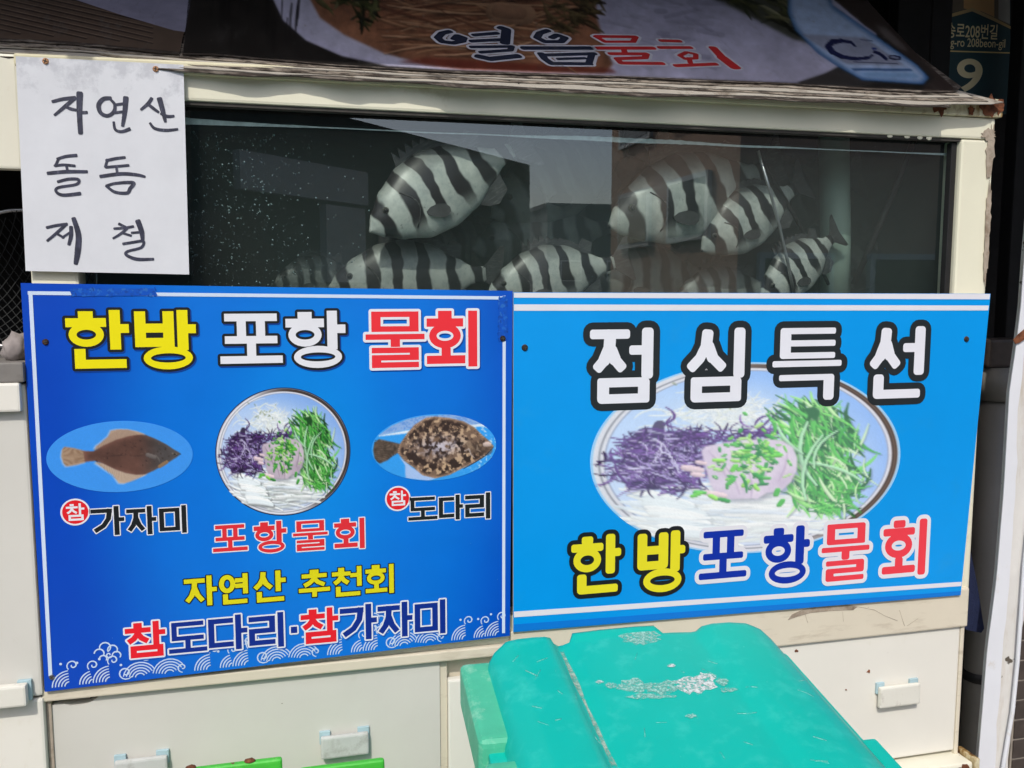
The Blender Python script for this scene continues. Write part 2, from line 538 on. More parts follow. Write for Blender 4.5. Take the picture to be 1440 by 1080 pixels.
# ------------------------------------------------------------------ flat print: painter's-order cells
class Plane:
    """a flat printed surface: maps photo pixels to millimetres on the surface (x right, y down)"""
    def __init__(self, origin, ux, uy, normal):
        self.o, self.ux, self.uy = Vector(origin), Vector(ux).normalized(), Vector(uy).normalized()
        self.n = Vector(normal).normalized()
    def mm(self, px, py):
        d = ray(px, py)
        t = (self.o - CAM).dot(self.n) / d.dot(self.n)
        p = CAM + d * t - self.o
        return (p.dot(self.ux) * 1000.0, p.dot(self.uy) * 1000.0)
    def world(self, x, y, lift=0.0):
        return self.o + self.ux * (x / 1000.0) + self.uy * (y / 1000.0) + self.n * lift

def seg_poly(a, b, w, ea, eb, ra, rb):
    dx, dy = b[0] - a[0], b[1] - a[1]
    L = math.hypot(dx, dy) or 1e-6
    dx, dy = dx / L, dy / L
    nx, ny = -dy, dx
    h = w / 2
    A = (a[0] - dx * ea, a[1] - dy * ea)
    B = (b[0] + dx * eb, b[1] + dy * eb)
    def corner(P, s, t, r):           # s: +1 end B, -1 end A; t: side
        if r <= 0.01:
            return [(P[0] + nx * h * t, P[1] + ny * h * t)]
        r = min(r, h * 0.999)
        cx_, cy_ = P[0] - dx * r * s + nx * (h - r) * t, P[1] - dy * r * s + ny * (h - r) * t
        out = []
        for k in range(5):
            an = math.pi / 2 * k / 4
            if s * t > 0:
                an = math.pi / 2 - an
            out.append((cx_ + dx * s * r * math.cos(an) + nx * t * r * math.sin(an),
                        cy_ + dy * s * r * math.cos(an) + ny * t * r * math.sin(an)))
        return out
    pts = corner(A, -1, 1, ra)[::1] + corner(B, 1, 1, rb) + corner(B, 1, -1, rb) + corner(A, -1, -1, ra)
    return pts

class Art:
    def __init__(self, plane):
        self.pl = plane
        self.polys = []
    def poly(self, pts, col):
        self.polys.append((pts, col))
    def pxpoly(self, pts, col):
        self.poly([self.pl.mm(*p) for p in pts], col)
    def stroke(self, pts, w, col, cap='b', o=0.0):
        k = len(pts)
        for i in range(k - 1):
            def style(j):
                if j == 0 or j == k - 1:
                    return cap
                a, b, c = pts[j - 1], pts[j], pts[j + 1]
                v1 = (b[0] - a[0], b[1] - a[1]); v2 = (c[0] - b[0], c[1] - b[1])
                l1 = math.hypot(*v1) or 1; l2 = math.hypot(*v2) or 1
                cs = (v1[0] * v2[0] + v1[1] * v2[1]) / l1 / l2
                return 's' if abs(cs) < 0.35 and cap == 'b' else 'r'
            ends = []
            for j in (i, i + 1):
                s = style(j)
                e = 0.0 if s == 'b' else w / 2
                r_ = w / 2 if s == 'r' else 0.0
                ends.append((e + o, (r_ + o) if (r_ + o) > 0 else 0.0))
            self.poly(seg_poly(pts[i], pts[i + 1], w + 2 * o, ends[0][0], ends[1][0], ends[0][1], ends[1][1]), col)
    def ribbon(self, pts, w, col, taper=0.5):
        """one polygon along a curve, w at the middle"""
        n = len(pts)
        up, dn = [], []
        for i, p in enumerate(pts):
            a, b = pts[max(i - 1, 0)], pts[min(i + 1, n - 1)]
            dx, dy = b[0] - a[0], b[1] - a[1]
            L = math.hypot(dx, dy) or 1e-6
            t = i / (n - 1)
            ww = w / 2 * (1 - taper * abs(2 * t - 1) ** 2)
            up.append((p[0] - dy / L * ww, p[1] + dx / L * ww))
            dn.append((p[0] + dy / L * ww, p[1] - dx / L * ww))
        self.poly(up + dn[::-1], col)
    def ellipse(self, cx, cy, rx, ry, col, n=28, rot=0.0, a0=0, a1=2 * math.pi):
        c, s = math.cos(rot), math.sin(rot)
        pts = []
        for k in range(n):
            a = a0 + (a1 - a0) * k / n
            x, y = rx * math.cos(a), ry * math.sin(a)
            pts.append((cx + x * c - y * s, cy + x * s + y * c))
        self.poly(pts, col)
    def ring(self, cx, cy, rx, ry, w, col, o=0.0, n=28):
        for k in range(n):
            q = []
            for a, ex in ((k, 1), (k + 1, 1), (k + 1, -1), (k, -1)):
                an = 2 * math.pi * a / n
                d = ex * (w / 2 + o)
                q.append((cx + max(rx + d, 0.05) * math.cos(an), cy + max(ry + d, 0.05) * math.sin(an)))
            self.poly(q, col)
    def build(self, name, parent, mat, lift):
        verts, faces, cols = [], [], []
        for pts, col in self.polys:
            # drop repeated points
            q = []
            for p in pts:
                if not q or math.hypot(p[0] - q[-1][0], p[1] - q[-1][1]) > 1e-3:
                    q.append(p)
            if len(q) > 2 and math.hypot(q[0][0] - q[-1][0], q[0][1] - q[-1][1]) < 1e-3:
                q.pop()
            if len(q) < 3:
                continue
            area = sum(q[i - 1][0] * q[i][1] - q[i][0] * q[i - 1][1] for i in range(len(q)))
            if area < 0:
                q.reverse()
            b = len(verts)
            verts += [Vector(p) for p in q]
            faces.append(list(range(b, b + len(q))))
            cols.append(col)
        vo, eo, fo, ov, oe, of = delaunay_2d_cdt(verts, [], faces, 0, 1e-4, True)
        outf, outc = [], []
        for f, src in zip(fo, of):
            if src:
                outf.append(f)
                outc.append(cols[max(src)])
        used = sorted({i for f in outf for i in f})
        remap = {v: i for i, v in enumerate(used)}
        W = [self.pl.world(vo[i].x, vo[i].y, lift) for i in used]
        # face towards the plane's normal
        F2 = []
        for f in outf:
            f = [remap[i] for i in f]
            if len(f) >= 3:
                nn = (W[f[1]] - W[f[0]]).cross(W[f[2]] - W[f[0]])
                if nn.dot(self.pl.n) < 0:
                    f.reverse()
            F2.append(f)
        o = obj(name, W, F2, mat, parent)
        ca = o.data.color_attributes.new('Col', 'FLOAT_COLOR', 'CORNER')
        flat = []
        for p, c in zip(o.data.polygons, outc):
            flat += list(c) * p.loop_total
        ca.data.foreach_set('color', flat)
        return o

# ------------------------------------------------------------------ printed photographs: soft colour fields on a fine flat grid
def vnoise(h, w, cell, g):
    gy, gx = int(h / cell) + 3, int(w / cell) + 3
    grid = g.random((gy, gx))
    y, x = np.mgrid[0:h, 0:w]
    y, x = y / cell, x / cell
    iy, ix = y.astype(int), x.astype(int)
    fy, fx = y - iy, x - ix
    fy, fx = fy * fy * (3 - 2 * fy), fx * fx * (3 - 2 * fx)
    a = grid[iy, ix] * (1 - fx) + grid[iy, ix + 1] * fx
    b = grid[iy + 1, ix] * (1 - fx) + grid[iy + 1, ix + 1] * fx
    return a * (1 - fy) + b * fy

def fractal(h, w, cell, g, oct=4):
    out, amp, tot = 0, 1.0, 0.0
    for k in range(oct):
        out = out + amp * vnoise(h, w, max(cell / 2 ** k, 1.0), g)
        tot += amp
        amp *= 0.55
    return out / tot

def blur(m, r):
    r = int(max(1, r))
    for ax in (0, 1):
        for _ in range(2):
            pad = [(0, 0)] * m.ndim
            pad[ax] = (r + 1, r)
            c = np.cumsum(np.pad(m, pad, mode='edge'), axis=ax)
            n = m.shape[ax]
            sl1 = [slice(None)] * m.ndim; sl0 = [slice(None)] * m.ndim
            sl1[ax] = slice(2 * r + 1, 2 * r + 1 + n); sl0[ax] = slice(0, n)
            m = (c[tuple(sl1)] - c[tuple(sl0)]) / (2 * r + 1)
    return m

def sstep(x, a, b):
    t = np.clip((x - a) / (b - a), 0, 1)
    return t * t * (3 - 2 * t)

class Canvas:
    def __init__(self, w, h, col=(0, 0, 0), sc=1.0):
        self.w, self.h, self.sc = w, h, sc
        self.a = np.zeros((h, w, 3)) + np.array(col, float)
        self.y, self.x = np.mgrid[0:h, 0:w].astype(float)
    def paint(self, mask, col):
        col = np.array(col, float)
        self.a = self.a * (1 - mask[..., None]) + col * mask[..., None]
    def pmask(self, pts, soft=1.2):
        m = np.zeros((self.h, self.w), bool)
        pts = [(p[0] * self.sc, p[1] * self.sc) for p in pts]
        for (x0, y0), (x1, y1) in zip(pts, pts[1:] + pts[:1]):
            if y0 == y1: continue
            c = ((y0 <= self.y) != (y1 <= self.y)) & (self.x < x0 + (self.y - y0) / (y1 - y0) * (x1 - x0))
            m ^= c
        return blur(m.astype(float), soft) if soft >= 1 else m.astype(float)
    def poly(self, pts, col, soft=1.2, alpha=1.0):
        self.paint(self.pmask(pts, soft) * alpha, col)
    def stroke(self, pts, w, col, taper=0.6, hl=0.16, alpha=1.0, shadow=0.0, soft=0.9):
        s = self.sc
        pts = [(p[0] * s, p[1] * s) for p in pts]
        w = w * s
        if shadow > 0:
            self.stroke([((p[0] + 0.30 * w) / s, (p[1] + 0.45 * w) / s) for p in pts], w * 1.5 / s, (10, 14, 18), taper, 0.0, shadow, 0.0, 2.0)
        xs, ys = [p[0] for p in pts], [p[1] for p in pts]
        x0, x1 = int(max(0, min(xs) - w - 2)), int(min(self.w, max(xs) + w + 3))
        y0, y1 = int(max(0, min(ys) - w - 2)), int(min(self.h, max(ys) + w + 3))
        if x1 <= x0 or y1 <= y0: return
        X, Y = self.x[y0:y1, x0:x1], self.y[y0:y1, x0:x1]
        best = np.full(X.shape, 1e9)
        par = np.zeros(X.shape)
        side = np.zeros(X.shape)
        n = len(pts) - 1
        for i in range(n):
            ax, ay = pts[i]; bx, by = pts[i + 1]
            dx, dy = bx - ax, by - ay
            L2 = dx * dx + dy * dy + 1e-9
            t = np.clip(((X - ax) * dx + (Y - ay) * dy) / L2, 0, 1)
            ex, ey = X - ax - t * dx, Y - ay - t * dy
            d = np.hypot(ex, ey)
            k = d < best
            best = np.where(k, d, best)
            par = np.where(k, (i + t) / n, par)
            side = np.where(k, ey - 0.4 * ex, side)
        ww = np.maximum(w / 2 * (1 - taper * np.abs(2 * par - 1) ** 2), 0.25)
        m = np.clip((ww - best) / soft + 0.5, 0, 1) * alpha
        sh = 1 + hl * np.clip(-side / ww, -1, 1) - hl * 0.5 * (best / ww) ** 2
        c = np.clip(np.array(col, float) * sh[..., None], 0, 255)
        reg = self.a[y0:y1, x0:x1]
        self.a[y0:y1, x0:x1] = reg * (1 - m[..., None]) + c * m[..., None]
    def curl(self, x, y, l, a, c, w, col, **kw):
        p = []
        for q in (-0.5, -0.3, -0.1, 0.1, 0.3, 0.5):
            p.append((x + l * q * math.cos(a) - c * l * q * q * math.sin(a), y + l * q * math.sin(a) + c * l * q * q * math.cos(a)))
        self.stroke(p, w, col, **kw)
    def dot(self, x, y, rx, ry, col, rot=0.0, alpha=1.0, hl=0.15):
        c, s = math.cos(rot), math.sin(rot)
        self.stroke([(x - rx * c, y - rx * s), (x + rx * c, y + rx * s)], 2 * ry, col, 0.1, hl, alpha)

def grid_print(name, parent, plane, canvas, pos, cvs, nx, ny, mat, lift):
    """pos(s,t) -> millimetres on the plane, cvs(s,t) -> canvas pixel; arrays in, arrays out"""
    t, s = np.mgrid[0:ny + 1, 0:nx + 1].astype(float)
    s, t = s / nx, t / ny
    mx, my = pos(s, t)
    cx_, cy_ = cvs(s, t)
    o_, ux_, uy_, n_ = (np.array(v) for v in (plane.o, plane.ux, plane.uy, plane.n))
    base = np.array(world_loc(parent))
    P = (o_ + n_ * lift - base)[None, None] + mx[..., None] / 1000 * ux_ + my[..., None] / 1000 * uy_
    cx_ = np.clip(cx_, 0, canvas.w - 1.001); cy_ = np.clip(cy_, 0, canvas.h - 1.001)
    ix, iy = cx_.astype(int), cy_.astype(int)
    fx, fy = (cx_ - ix)[..., None], (cy_ - iy)[..., None]
    A = canvas.a
    C = (A[iy, ix] * (1 - fx) + A[iy, ix + 1] * fx) * (1 - fy) + (A[iy + 1, ix] * (1 - fx) + A[iy + 1, ix + 1] * fx) * fy
    C = np.clip(C / 255.0, 0, 1)
    C = np.where(C <= 0.04045, C / 12.92, ((C + 0.055) / 1.055) ** 2.4)
    C = np.concatenate([C, np.ones(C.shape[:2] + (1,))], axis=2)
    W = nx + 1
    a = (np.arange(ny)[:, None] * W + np.arange(nx)[None]).ravel()
    F = np.stack([a, a + W, a + W + 1, a + 1], axis=1)
    p0, p1, p2 = P.reshape(-1, 3)[F[len(F) // 2][:3]]
    if np.dot(np.cross(p1 - p0, p2 - p0), n_) < 0:
        F = F[:, ::-1]
    me = bpy.data.meshes.new(name)
    me.from_pydata(P.reshape(-1, 3).tolist(), [], F.tolist())
    me.update()
    ca = me.color_attributes.new('Col', 'FLOAT_COLOR', 'POINT')
    ca.data.foreach_set('color', C.astype(np.float32).ravel())
    me.materials.append(mat)
    o = bpy.data.objects.new(name, me)
    o.parent = parent
    COL.objects.link(o)
    return o

def oval_pos(plane, cx_, cy_, rx, ry, tilt=0.0):
    x0, y0 = plane.mm(cx_, cy_)
    sx_ = (plane.mm(cx_ + rx, cy_)[0] - plane.mm(cx_ - rx, cy_)[0]) / 2
    sy_ = (plane.mm(cx_, cy_ + ry)[1] - plane.mm(cx_, cy_ - ry)[1]) / 2
    def uv(s, t):
        v = -np.cos(np.pi * t)
        return (2 * s - 1) * np.sqrt(np.maximum(0, 1 - v * v)), v
    def pos(s, t):
        u, v = uv(s, t)
        return x0 + u * sx_, y0 + v * sy_ + tilt * u * sx_
    return pos, uv

def bowl_canvas(soft=False):
    """noodles, purple cabbage, cucumber, raw fish; drawn on a 1080 unit square"""
    cv = Canvas(540, 540, sc=0.5)
    g = np.random.default_rng(4)
    r_ = random.Random(21)
    u, v = (cv.x - 270) / 257, (cv.y - 257) / 243
    rr, ang = np.hypot(u, v), np.arctan2(v, u)
    t = np.clip((v + 1) / 2, 0, 1)[..., None]
    cv.a = np.array((150, 188, 240.)) * (1 - t) + np.array((214, 224, 243.)) * t
    edge = sstep(rr, 0.55, 0.95) * sstep(u - 0.6 * v, -0.4, 0.9)
    cv.paint(edge * 0.75, (124, 166, 232))
    cv.paint(sstep(-u, 0.2, 0.9) * 0.5, (196, 214, 244))
    dk = sstep(np.cos(ang + 0.35), -0.25, 0.55)
    if soft:
        dk = dk * 0.85
    # rim
    ring = sstep(rr, 0.905, 0.915)
    cv.paint(ring, (222, 224, 234))
    cv.paint(sstep(rr, 0.905, 0.912) * (1 - sstep(rr, 0.915, 0.922)) * 0.7, (120, 136, 170))
    cv.paint(sstep(rr, 0.935, 0.945) * (1 - sstep(rr, 0.975, 0.985)) * dk, (40, 30, 28) if not soft else (64, 48, 40))
    cv.paint(sstep(rr, 0.955, 0.960) * (1 - sstep(rr, 0.962, 0.968)) * dk * 0.6, (150, 130, 116))
    cv.paint(sstep(rr, 0.938, 0.945) * (1 - sstep(rr, 0.950, 0.957)) * (1 - dk) * 0.55, (90, 96, 110))
    cv.paint(sstep(rr, 0.980, 0.990), (24, 34, 66) if not soft else (150, 206, 246))
    inside = 0.86
    # pale shredded heap
    cv.paint(np.exp(-(((cv.x * 2 - 445) / 150) ** 2 + ((cv.y * 2 - 275) / 105) ** 2) * 1.1), (216, 226, 236))
    for k in range(260):
        x, y = r_.gauss(445, 78), r_.gauss(278, 52)
        cv.curl(x, y, r_.uniform(30, 110), r_.uniform(-1.1, 1.1), r_.uniform(-0.8, 0.8), r_.uniform(5, 11),
                r_.choice(((228, 236, 240), (218, 228, 234), (238, 243, 244), (204, 216, 226), (226, 232, 224))), alpha=0.8, hl=0.10)
    for k in range(18):
        cv.dot(r_.gauss(400, 46), r_.gauss(215, 26), r_.uniform(3, 10), 3, (120, 134, 90), r_.uniform(0, 3), 0.7)
    # pale noodles at the bottom
    for k in range(210):
        x, y = r_.gauss(470, 150), r_.gauss(800, 62)
        if ((x - 480) / 350) ** 2 + ((y - 790) / 155) ** 2 > 1: continue
        a = 0.32 - 0.0006 * (x - 200) + r_.gauss(0, 0.10)
        cv.curl(x, y, r_.uniform(140, 320), a, r_.uniform(-0.2, 0.2), r_.uniform(12, 24),
                r_.choice(((226, 234, 240), (234, 240, 243), (218, 228, 238), (240, 244, 245), (226, 233, 234))), taper=0.35, hl=0.05 if soft else 0.09, shadow=0.02 if soft else 0.08)
    for k in range(16):
        y = 700 + k * 14
        cv.curl(250 + 7 * k + r_.uniform(-16, 16), y - 14, r_.uniform(150, 230), 0.42 - 0.016 * k, 0.15, 24, r_.choice(((234, 240, 243), (224, 233, 238), (240, 244, 246))), taper=0.3, hl=0.05 if soft else 0.10, shadow=0.08 if soft else 0.22)
    for k in range(14):
        cv.curl(r_.uniform(260, 700), r_.uniform(740, 905), r_.uniform(60, 150), r_.gauss(0.05, 0.12), 0.1, 4, (120, 138, 128) if not soft else (170, 184, 196), alpha=0.55)
    # purple cabbage
    for k in range(40):
        cv.dot(r_.gauss(245, 56), r_.gauss(505, 48), r_.uniform(14, 36), r_.uniform(12, 26), r_.choice(((34, 20, 54), (44, 28, 72), (26, 14, 40))), r_.uniform(0, 3), 0.85, 0.0)
    PUR = ((46, 26, 70), (74, 42, 106), (96, 58, 134), (28, 14, 44), (34, 20, 54), (60, 36, 92), (120, 86, 156), (150, 134, 192), (184, 180, 220))
    for k in range(620):
        x, y = r_.gauss(245, 88), r_.gauss(515, 82)
        if ((x - 245) / 178) ** 2 + ((y - 520) / 172) ** 2 > 1 or y > 730 - 0.12 * x: continue
        cv.curl(x, y, r_.uniform(36, 130), r_.gauss(0.05, 0.7), r_.uniform(-1.4, 1.4), r_.uniform(3, 10), r_.choice(PUR), taper=0.7, hl=0.14, shadow=0.25 if k % 2 else 0.0)
    for k in range(110):
        x = r_.uniform(300, 620)
        cv.curl(x, r_.gauss(400 - 0.04 * (x - 300), 20), r_.uniform(30, 100), r_.gauss(-0.1, 0.6), r_.uniform(-1.5, 1.5), r_.uniform(4, 9), r_.choice(PUR[:7]), hl=0.25)
    for k in range(110):
        x, y = r_.gauss(245, 78), r_.gauss(515, 70)
        if ((x - 245) / 165) ** 2 + ((y - 520) / 150) ** 2 > 1: continue
        cv.curl(x, y, r_.uniform(30, 90), r_.gauss(0.1, 0.7), r_.uniform(-1.6, 1.6), r_.uniform(3, 7), r_.choice(((206, 202, 232), (186, 178, 220), (150, 130, 190), (30, 14, 46), (24, 12, 38))), taper=0.7, hl=0.1)
    for x, y, l, a, c in ((285, 300, 90, 1.7, 1.6), (262, 340, 60, 1.1, -1.8), (590, 320, 170, -0.95, 0.15), (560, 310, 70, -0.8, 0.7), (150, 410, 120, -0.15, -0.7), (118, 590, 150, 1.1, -0.5), (380, 395, 90, 0.2, 1.2)):
        cv.curl(x, y, l, a, c, 9, (66, 36, 96), hl=0.3)
    # cucumber
    for k in range(50):
        y = r_.uniform(280, 760)
        cv.dot(775 + 0.12 * (y - 500) + r_.gauss(0, 48), y, r_.uniform(16, 40), r_.uniform(14, 30), r_.choice(((34, 92, 40), (24, 66, 30), (50, 120, 52))), r_.uniform(0, 3), 0.8, 0.0)
    CUC = ((34, 100, 40), (54, 146, 54), (80, 176, 72), (112, 202, 92), (150, 220, 124), (190, 232, 166), (24, 72, 28), (66, 160, 60), (206, 236, 190))
    for k in range(560):
        y = r_.uniform(240, 790)
        x = 770 + 0.14 * (y - 500) + r_.gauss(0, 72)
        if ((x - 765 - 0.14 * (y - 500)) / 168) ** 2 + ((y - 515) / 292) ** 2 > 1: continue
        cv.curl(x, y, r_.uniform(60, 190), r_.gauss(1.12, 0.42), r_.uniform(-0.7, 0.7), r_.uniform(4, 15), r_.choice(CUC), taper=0.65, hl=0.13, shadow=0.25 if k % 2 else 0.0)
    for x, y, l, a, c, w in ((700, 500, 330, 1.45, -0.5, 15), (715, 560, 340, 1.72, -0.42, 13), (835, 575, 210, 0.5, 0.35, 14), (760, 460, 210, 1.95, -0.6, 11), (655, 430, 160, 1.0, -0.3, 14)):
        cv.curl(x, y, l, a, c, w, (170, 222, 176), taper=0.4, hl=0.2, shadow=0.3)
    cv.poly([(706, 262), (742, 250), (764, 282), (756, 330), (738, 312), (724, 300)], (26, 74, 32))
    for k in range(16):
        cv.curl(r_.gauss(800, 34), r_.uniform(735, 800), r_.uniform(40, 80), r_.gauss(0.6, 0.5), 0.3, 9, r_.choice(CUC[:4]), hl=0.2)
    # slices of raw fish
    body = [(372, 470), (385, 448), (440, 432), (510, 420), (580, 412), (640, 424), (676, 462), (692, 520), (690, 580), (672, 640), (640, 682), (590, 692), (560, 722), (540, 716), (470, 718), (425, 690), (404, 640), (392, 580), (380, 520)]
    cv.paint(cv.pmask([(x + 8, y + 14) for x, y in body], 7) * 0.5, (50, 46, 60))
    m = cv.pmask(body, 1.5)
    n = fractal(540, 540, 40, g, 4)
    c0, c1 = (np.array((150, 132, 152.)), np.array((214, 202, 214.))) if not soft else (np.array((176, 160, 186.)), np.array((226, 216, 232.)))
    lit = np.clip(0.35 + 0.9 * (n - 0.3) + 0.25 * (1 - (cv.y * 2 - 420) / 300), 0, 1)[..., None]
    cv.a = cv.a * (1 - m[..., None]) + (c0 * (1 - lit) + c1 * lit) * m[..., None]
    for x, y, l, a, c in ((470, 590, 220, 1.15, 0.3), (600, 560, 200, 1.9, 0.25), (540, 650, 130, 1.5, 0.2), (440, 560, 200, 1.2, 0.2), (650, 560, 150, 1.75, 0.2)):
        cv.curl(x, y, l, a, c, 7, (128, 106, 126) if not soft else (168, 148, 176), alpha=0.6, hl=0.0, soft=3.0)
        cv.curl(x + 10, y, l * 0.9, a, c, 8, (228, 216, 224), alpha=0.45, hl=0.0, soft=3.0)
    for x, y, rx, ry in ((345, 560, 26, 16), (362, 590, 14, 12), (372, 530, 12, 10), (420, 690, 30, 14)):
        cv.dot(x, y, rx, ry, (226, 204, 210), 0.3, 0.95, 0.18)
    # spring onion rings
    ONI = ((44, 132, 52), (66, 160, 60), (96, 186, 66), (136, 206, 84), (28, 100, 44), (172, 218, 130))
    for k in range(120):
        x, y = r_.gauss(540, 62), r_.gauss(505, 66)
        cv.dot(x, y, r_.uniform(5, 15), r_.uniform(4, 9), r_.choice(ONI), r_.uniform(0, 3), 0.95, 0.3)
        if k % 4 == 0:
            cv.dot(x, y, r_.uniform(3, 6), r_.uniform(2, 4), (190, 222, 160), r_.uniform(0, 3), 0.8, 0.1)
    for x, y in ((370, 680), (360, 690), (415, 706), (450, 722), (640, 745), (470, 630), (558, 602), (520, 640), (620, 500), (625, 690), (430, 520), (480, 560)):
        cv.dot(x, y, 14, 10, r_.choice(ONI[:4]), r_.uniform(0, 3), 1.0, 0.3)
    cv.curl(520, 640, 90, 1.35, 0.3, 11, (34, 112, 46), hl=0.25)
    # fine print grain and softness
    cv.a = blur(cv.a, 1) * 0.5 + cv.a * 0.5
    cv.a *= (0.97 + 0.06 * g.random((540, 540)))[..., None]
    if soft:
        ins = (1 - sstep(rr, 0.90, 0.93))[..., None]
        gr = cv.a.mean(axis=2, keepdims=True)
        pale = 255 - (255 - np.clip(gr + (cv.a - gr) * 1.25, 0, 255)) * np.array((0.76, 0.74, 0.70))
        cv.a = cv.a * (1 - ins) + pale * ins
    return cv

def plain_fish_canvas():
    cv = Canvas(440, 240, (60, 148, 238), 440 / 1440.0)
    g = np.random.default_rng(8)
    r_ = random.Random(5)
    body = [(380, 342), (475, 345), (560, 300), (680, 250), (800, 220), (900, 210), (960, 215), (1060, 260), (1150, 310), (1210, 355), (1260, 385), (1280, 405), (1240, 435), (1170, 475), (1100, 510), (1020, 550), (940, 580), (860, 582), (760, 560), (660, 520), (560, 465), (475, 435), (390, 442)]
    tailp = [(400, 342), (300, 310), (215, 295), (190, 320), (180, 380), (195, 440), (220, 475), (310, 465), (400, 444)]
    topf = [(475, 340), (500, 300), (540, 275), (610, 220), (640, 165), (700, 155), (800, 160), (880, 180), (965, 214), (900, 222), (800, 232), (680, 262), (560, 312)]
    botf = [(470, 445), (560, 510), (640, 570), (690, 650), (740, 655), (820, 630), (920, 595), (965, 576), (860, 574), (760, 552), (660, 512), (560, 457)]
    for pl_, c in ((topf, (178, 150, 128)), (botf, (196, 172, 150)), (tailp, (170, 140, 112))):
        cv.paint(cv.pmask([(x - 12, y + (10 if pl_ is not topf else -8)) for x, y in pl_], 1.2) * 0.5, (200, 206, 224))
        cv.poly(pl_, c, 1.2, 0.95)
    for k in range(40):
        t = k / 39
        cv.stroke([(500 + 430 * t, 330 - 110 * t + 40 * t * t), (500 + 400 * t + 10, 300 - 140 * math.sin(t * 2.6))], 5, (110, 84, 70), 0.1, 0, 0.35)
        cv.stroke([(500 + 430 * t, 450 + 120 * t), (520 + 390 * t, 470 + 180 * math.sin(t * 2.4))], 5, (120, 94, 76), 0.1, 0, 0.35)
    for k in range(14):
        y = 300 + k * 13
        cv.stroke([(200, y), (300, 388 + (y - 388) * 0.7), (400, 392 + (y - 392) * 0.5)], 5, (112, 84, 64), 0.2, 0, 0.5)
    m = cv.pmask(body, 1.3)
    n = fractal(240, 440, 30, g, 5)
    cxx = cv.x * 1440 / 440
    head = sstep(cxx, 850, 1120)[..., None]
    c = np.array((92, 64, 56.)) * (1 - head) + np.array((70, 66, 66.)) * head
    c = c * (0.78 + 0.45 * n)[..., None]
    rim_ = (1 - np.clip((blur(m, 10) - 0.45) / 0.5, 0, 1))[..., None]
    c = c * (1 + 0.25 * rim_)
    cv.a = cv.a * (1 - m[..., None]) + c * m[..., None]
    for k in range(70):
        x, y = r_.uniform(480, 1180), r_.gauss(395, 90)
        if cv.pmask is None: pass
        if abs(y - 400) > 150 * math.sin(max(0.05, (x - 420) / 860 * math.pi)): continue
        cv.dot(x, y, r_.uniform(3, 8), r_.uniform(3, 7), r_.choice(((50, 36, 34), (56, 44, 42), (104, 80, 70))), r_.uniform(0, 3), 0.6)
    cv.dot(1000, 412, 34, 20, (112, 106, 104), 0.35, 0.8)
    cv.stroke([(1040, 400), (1070, 440), (1080, 470)], 12, (110, 104, 100), 0.4, 0.1, 0.7)
    cv.dot(1110, 495, 40, 18, (150, 118, 84), -0.5, 0.8)
    cv.stroke([(480, 392), (700, 396), (950, 410)], 5, (58, 42, 40), 0.3, 0, 0.6)
    cv.dot(1220, 402, 16, 11, (120, 112, 104), 0.3, 0.9)
    cv.dot(1222, 402, 7, 6, (20, 18, 18), 0, 1.0)
    cv.stroke([(1280, 405), (1250, 412), (1225, 424)], 6, (30, 26, 26), 0.3, 0, 0.9)
    cv.a *= (0.97 + 0.06 * g.random((240, 440)))[..., None]
    return cv

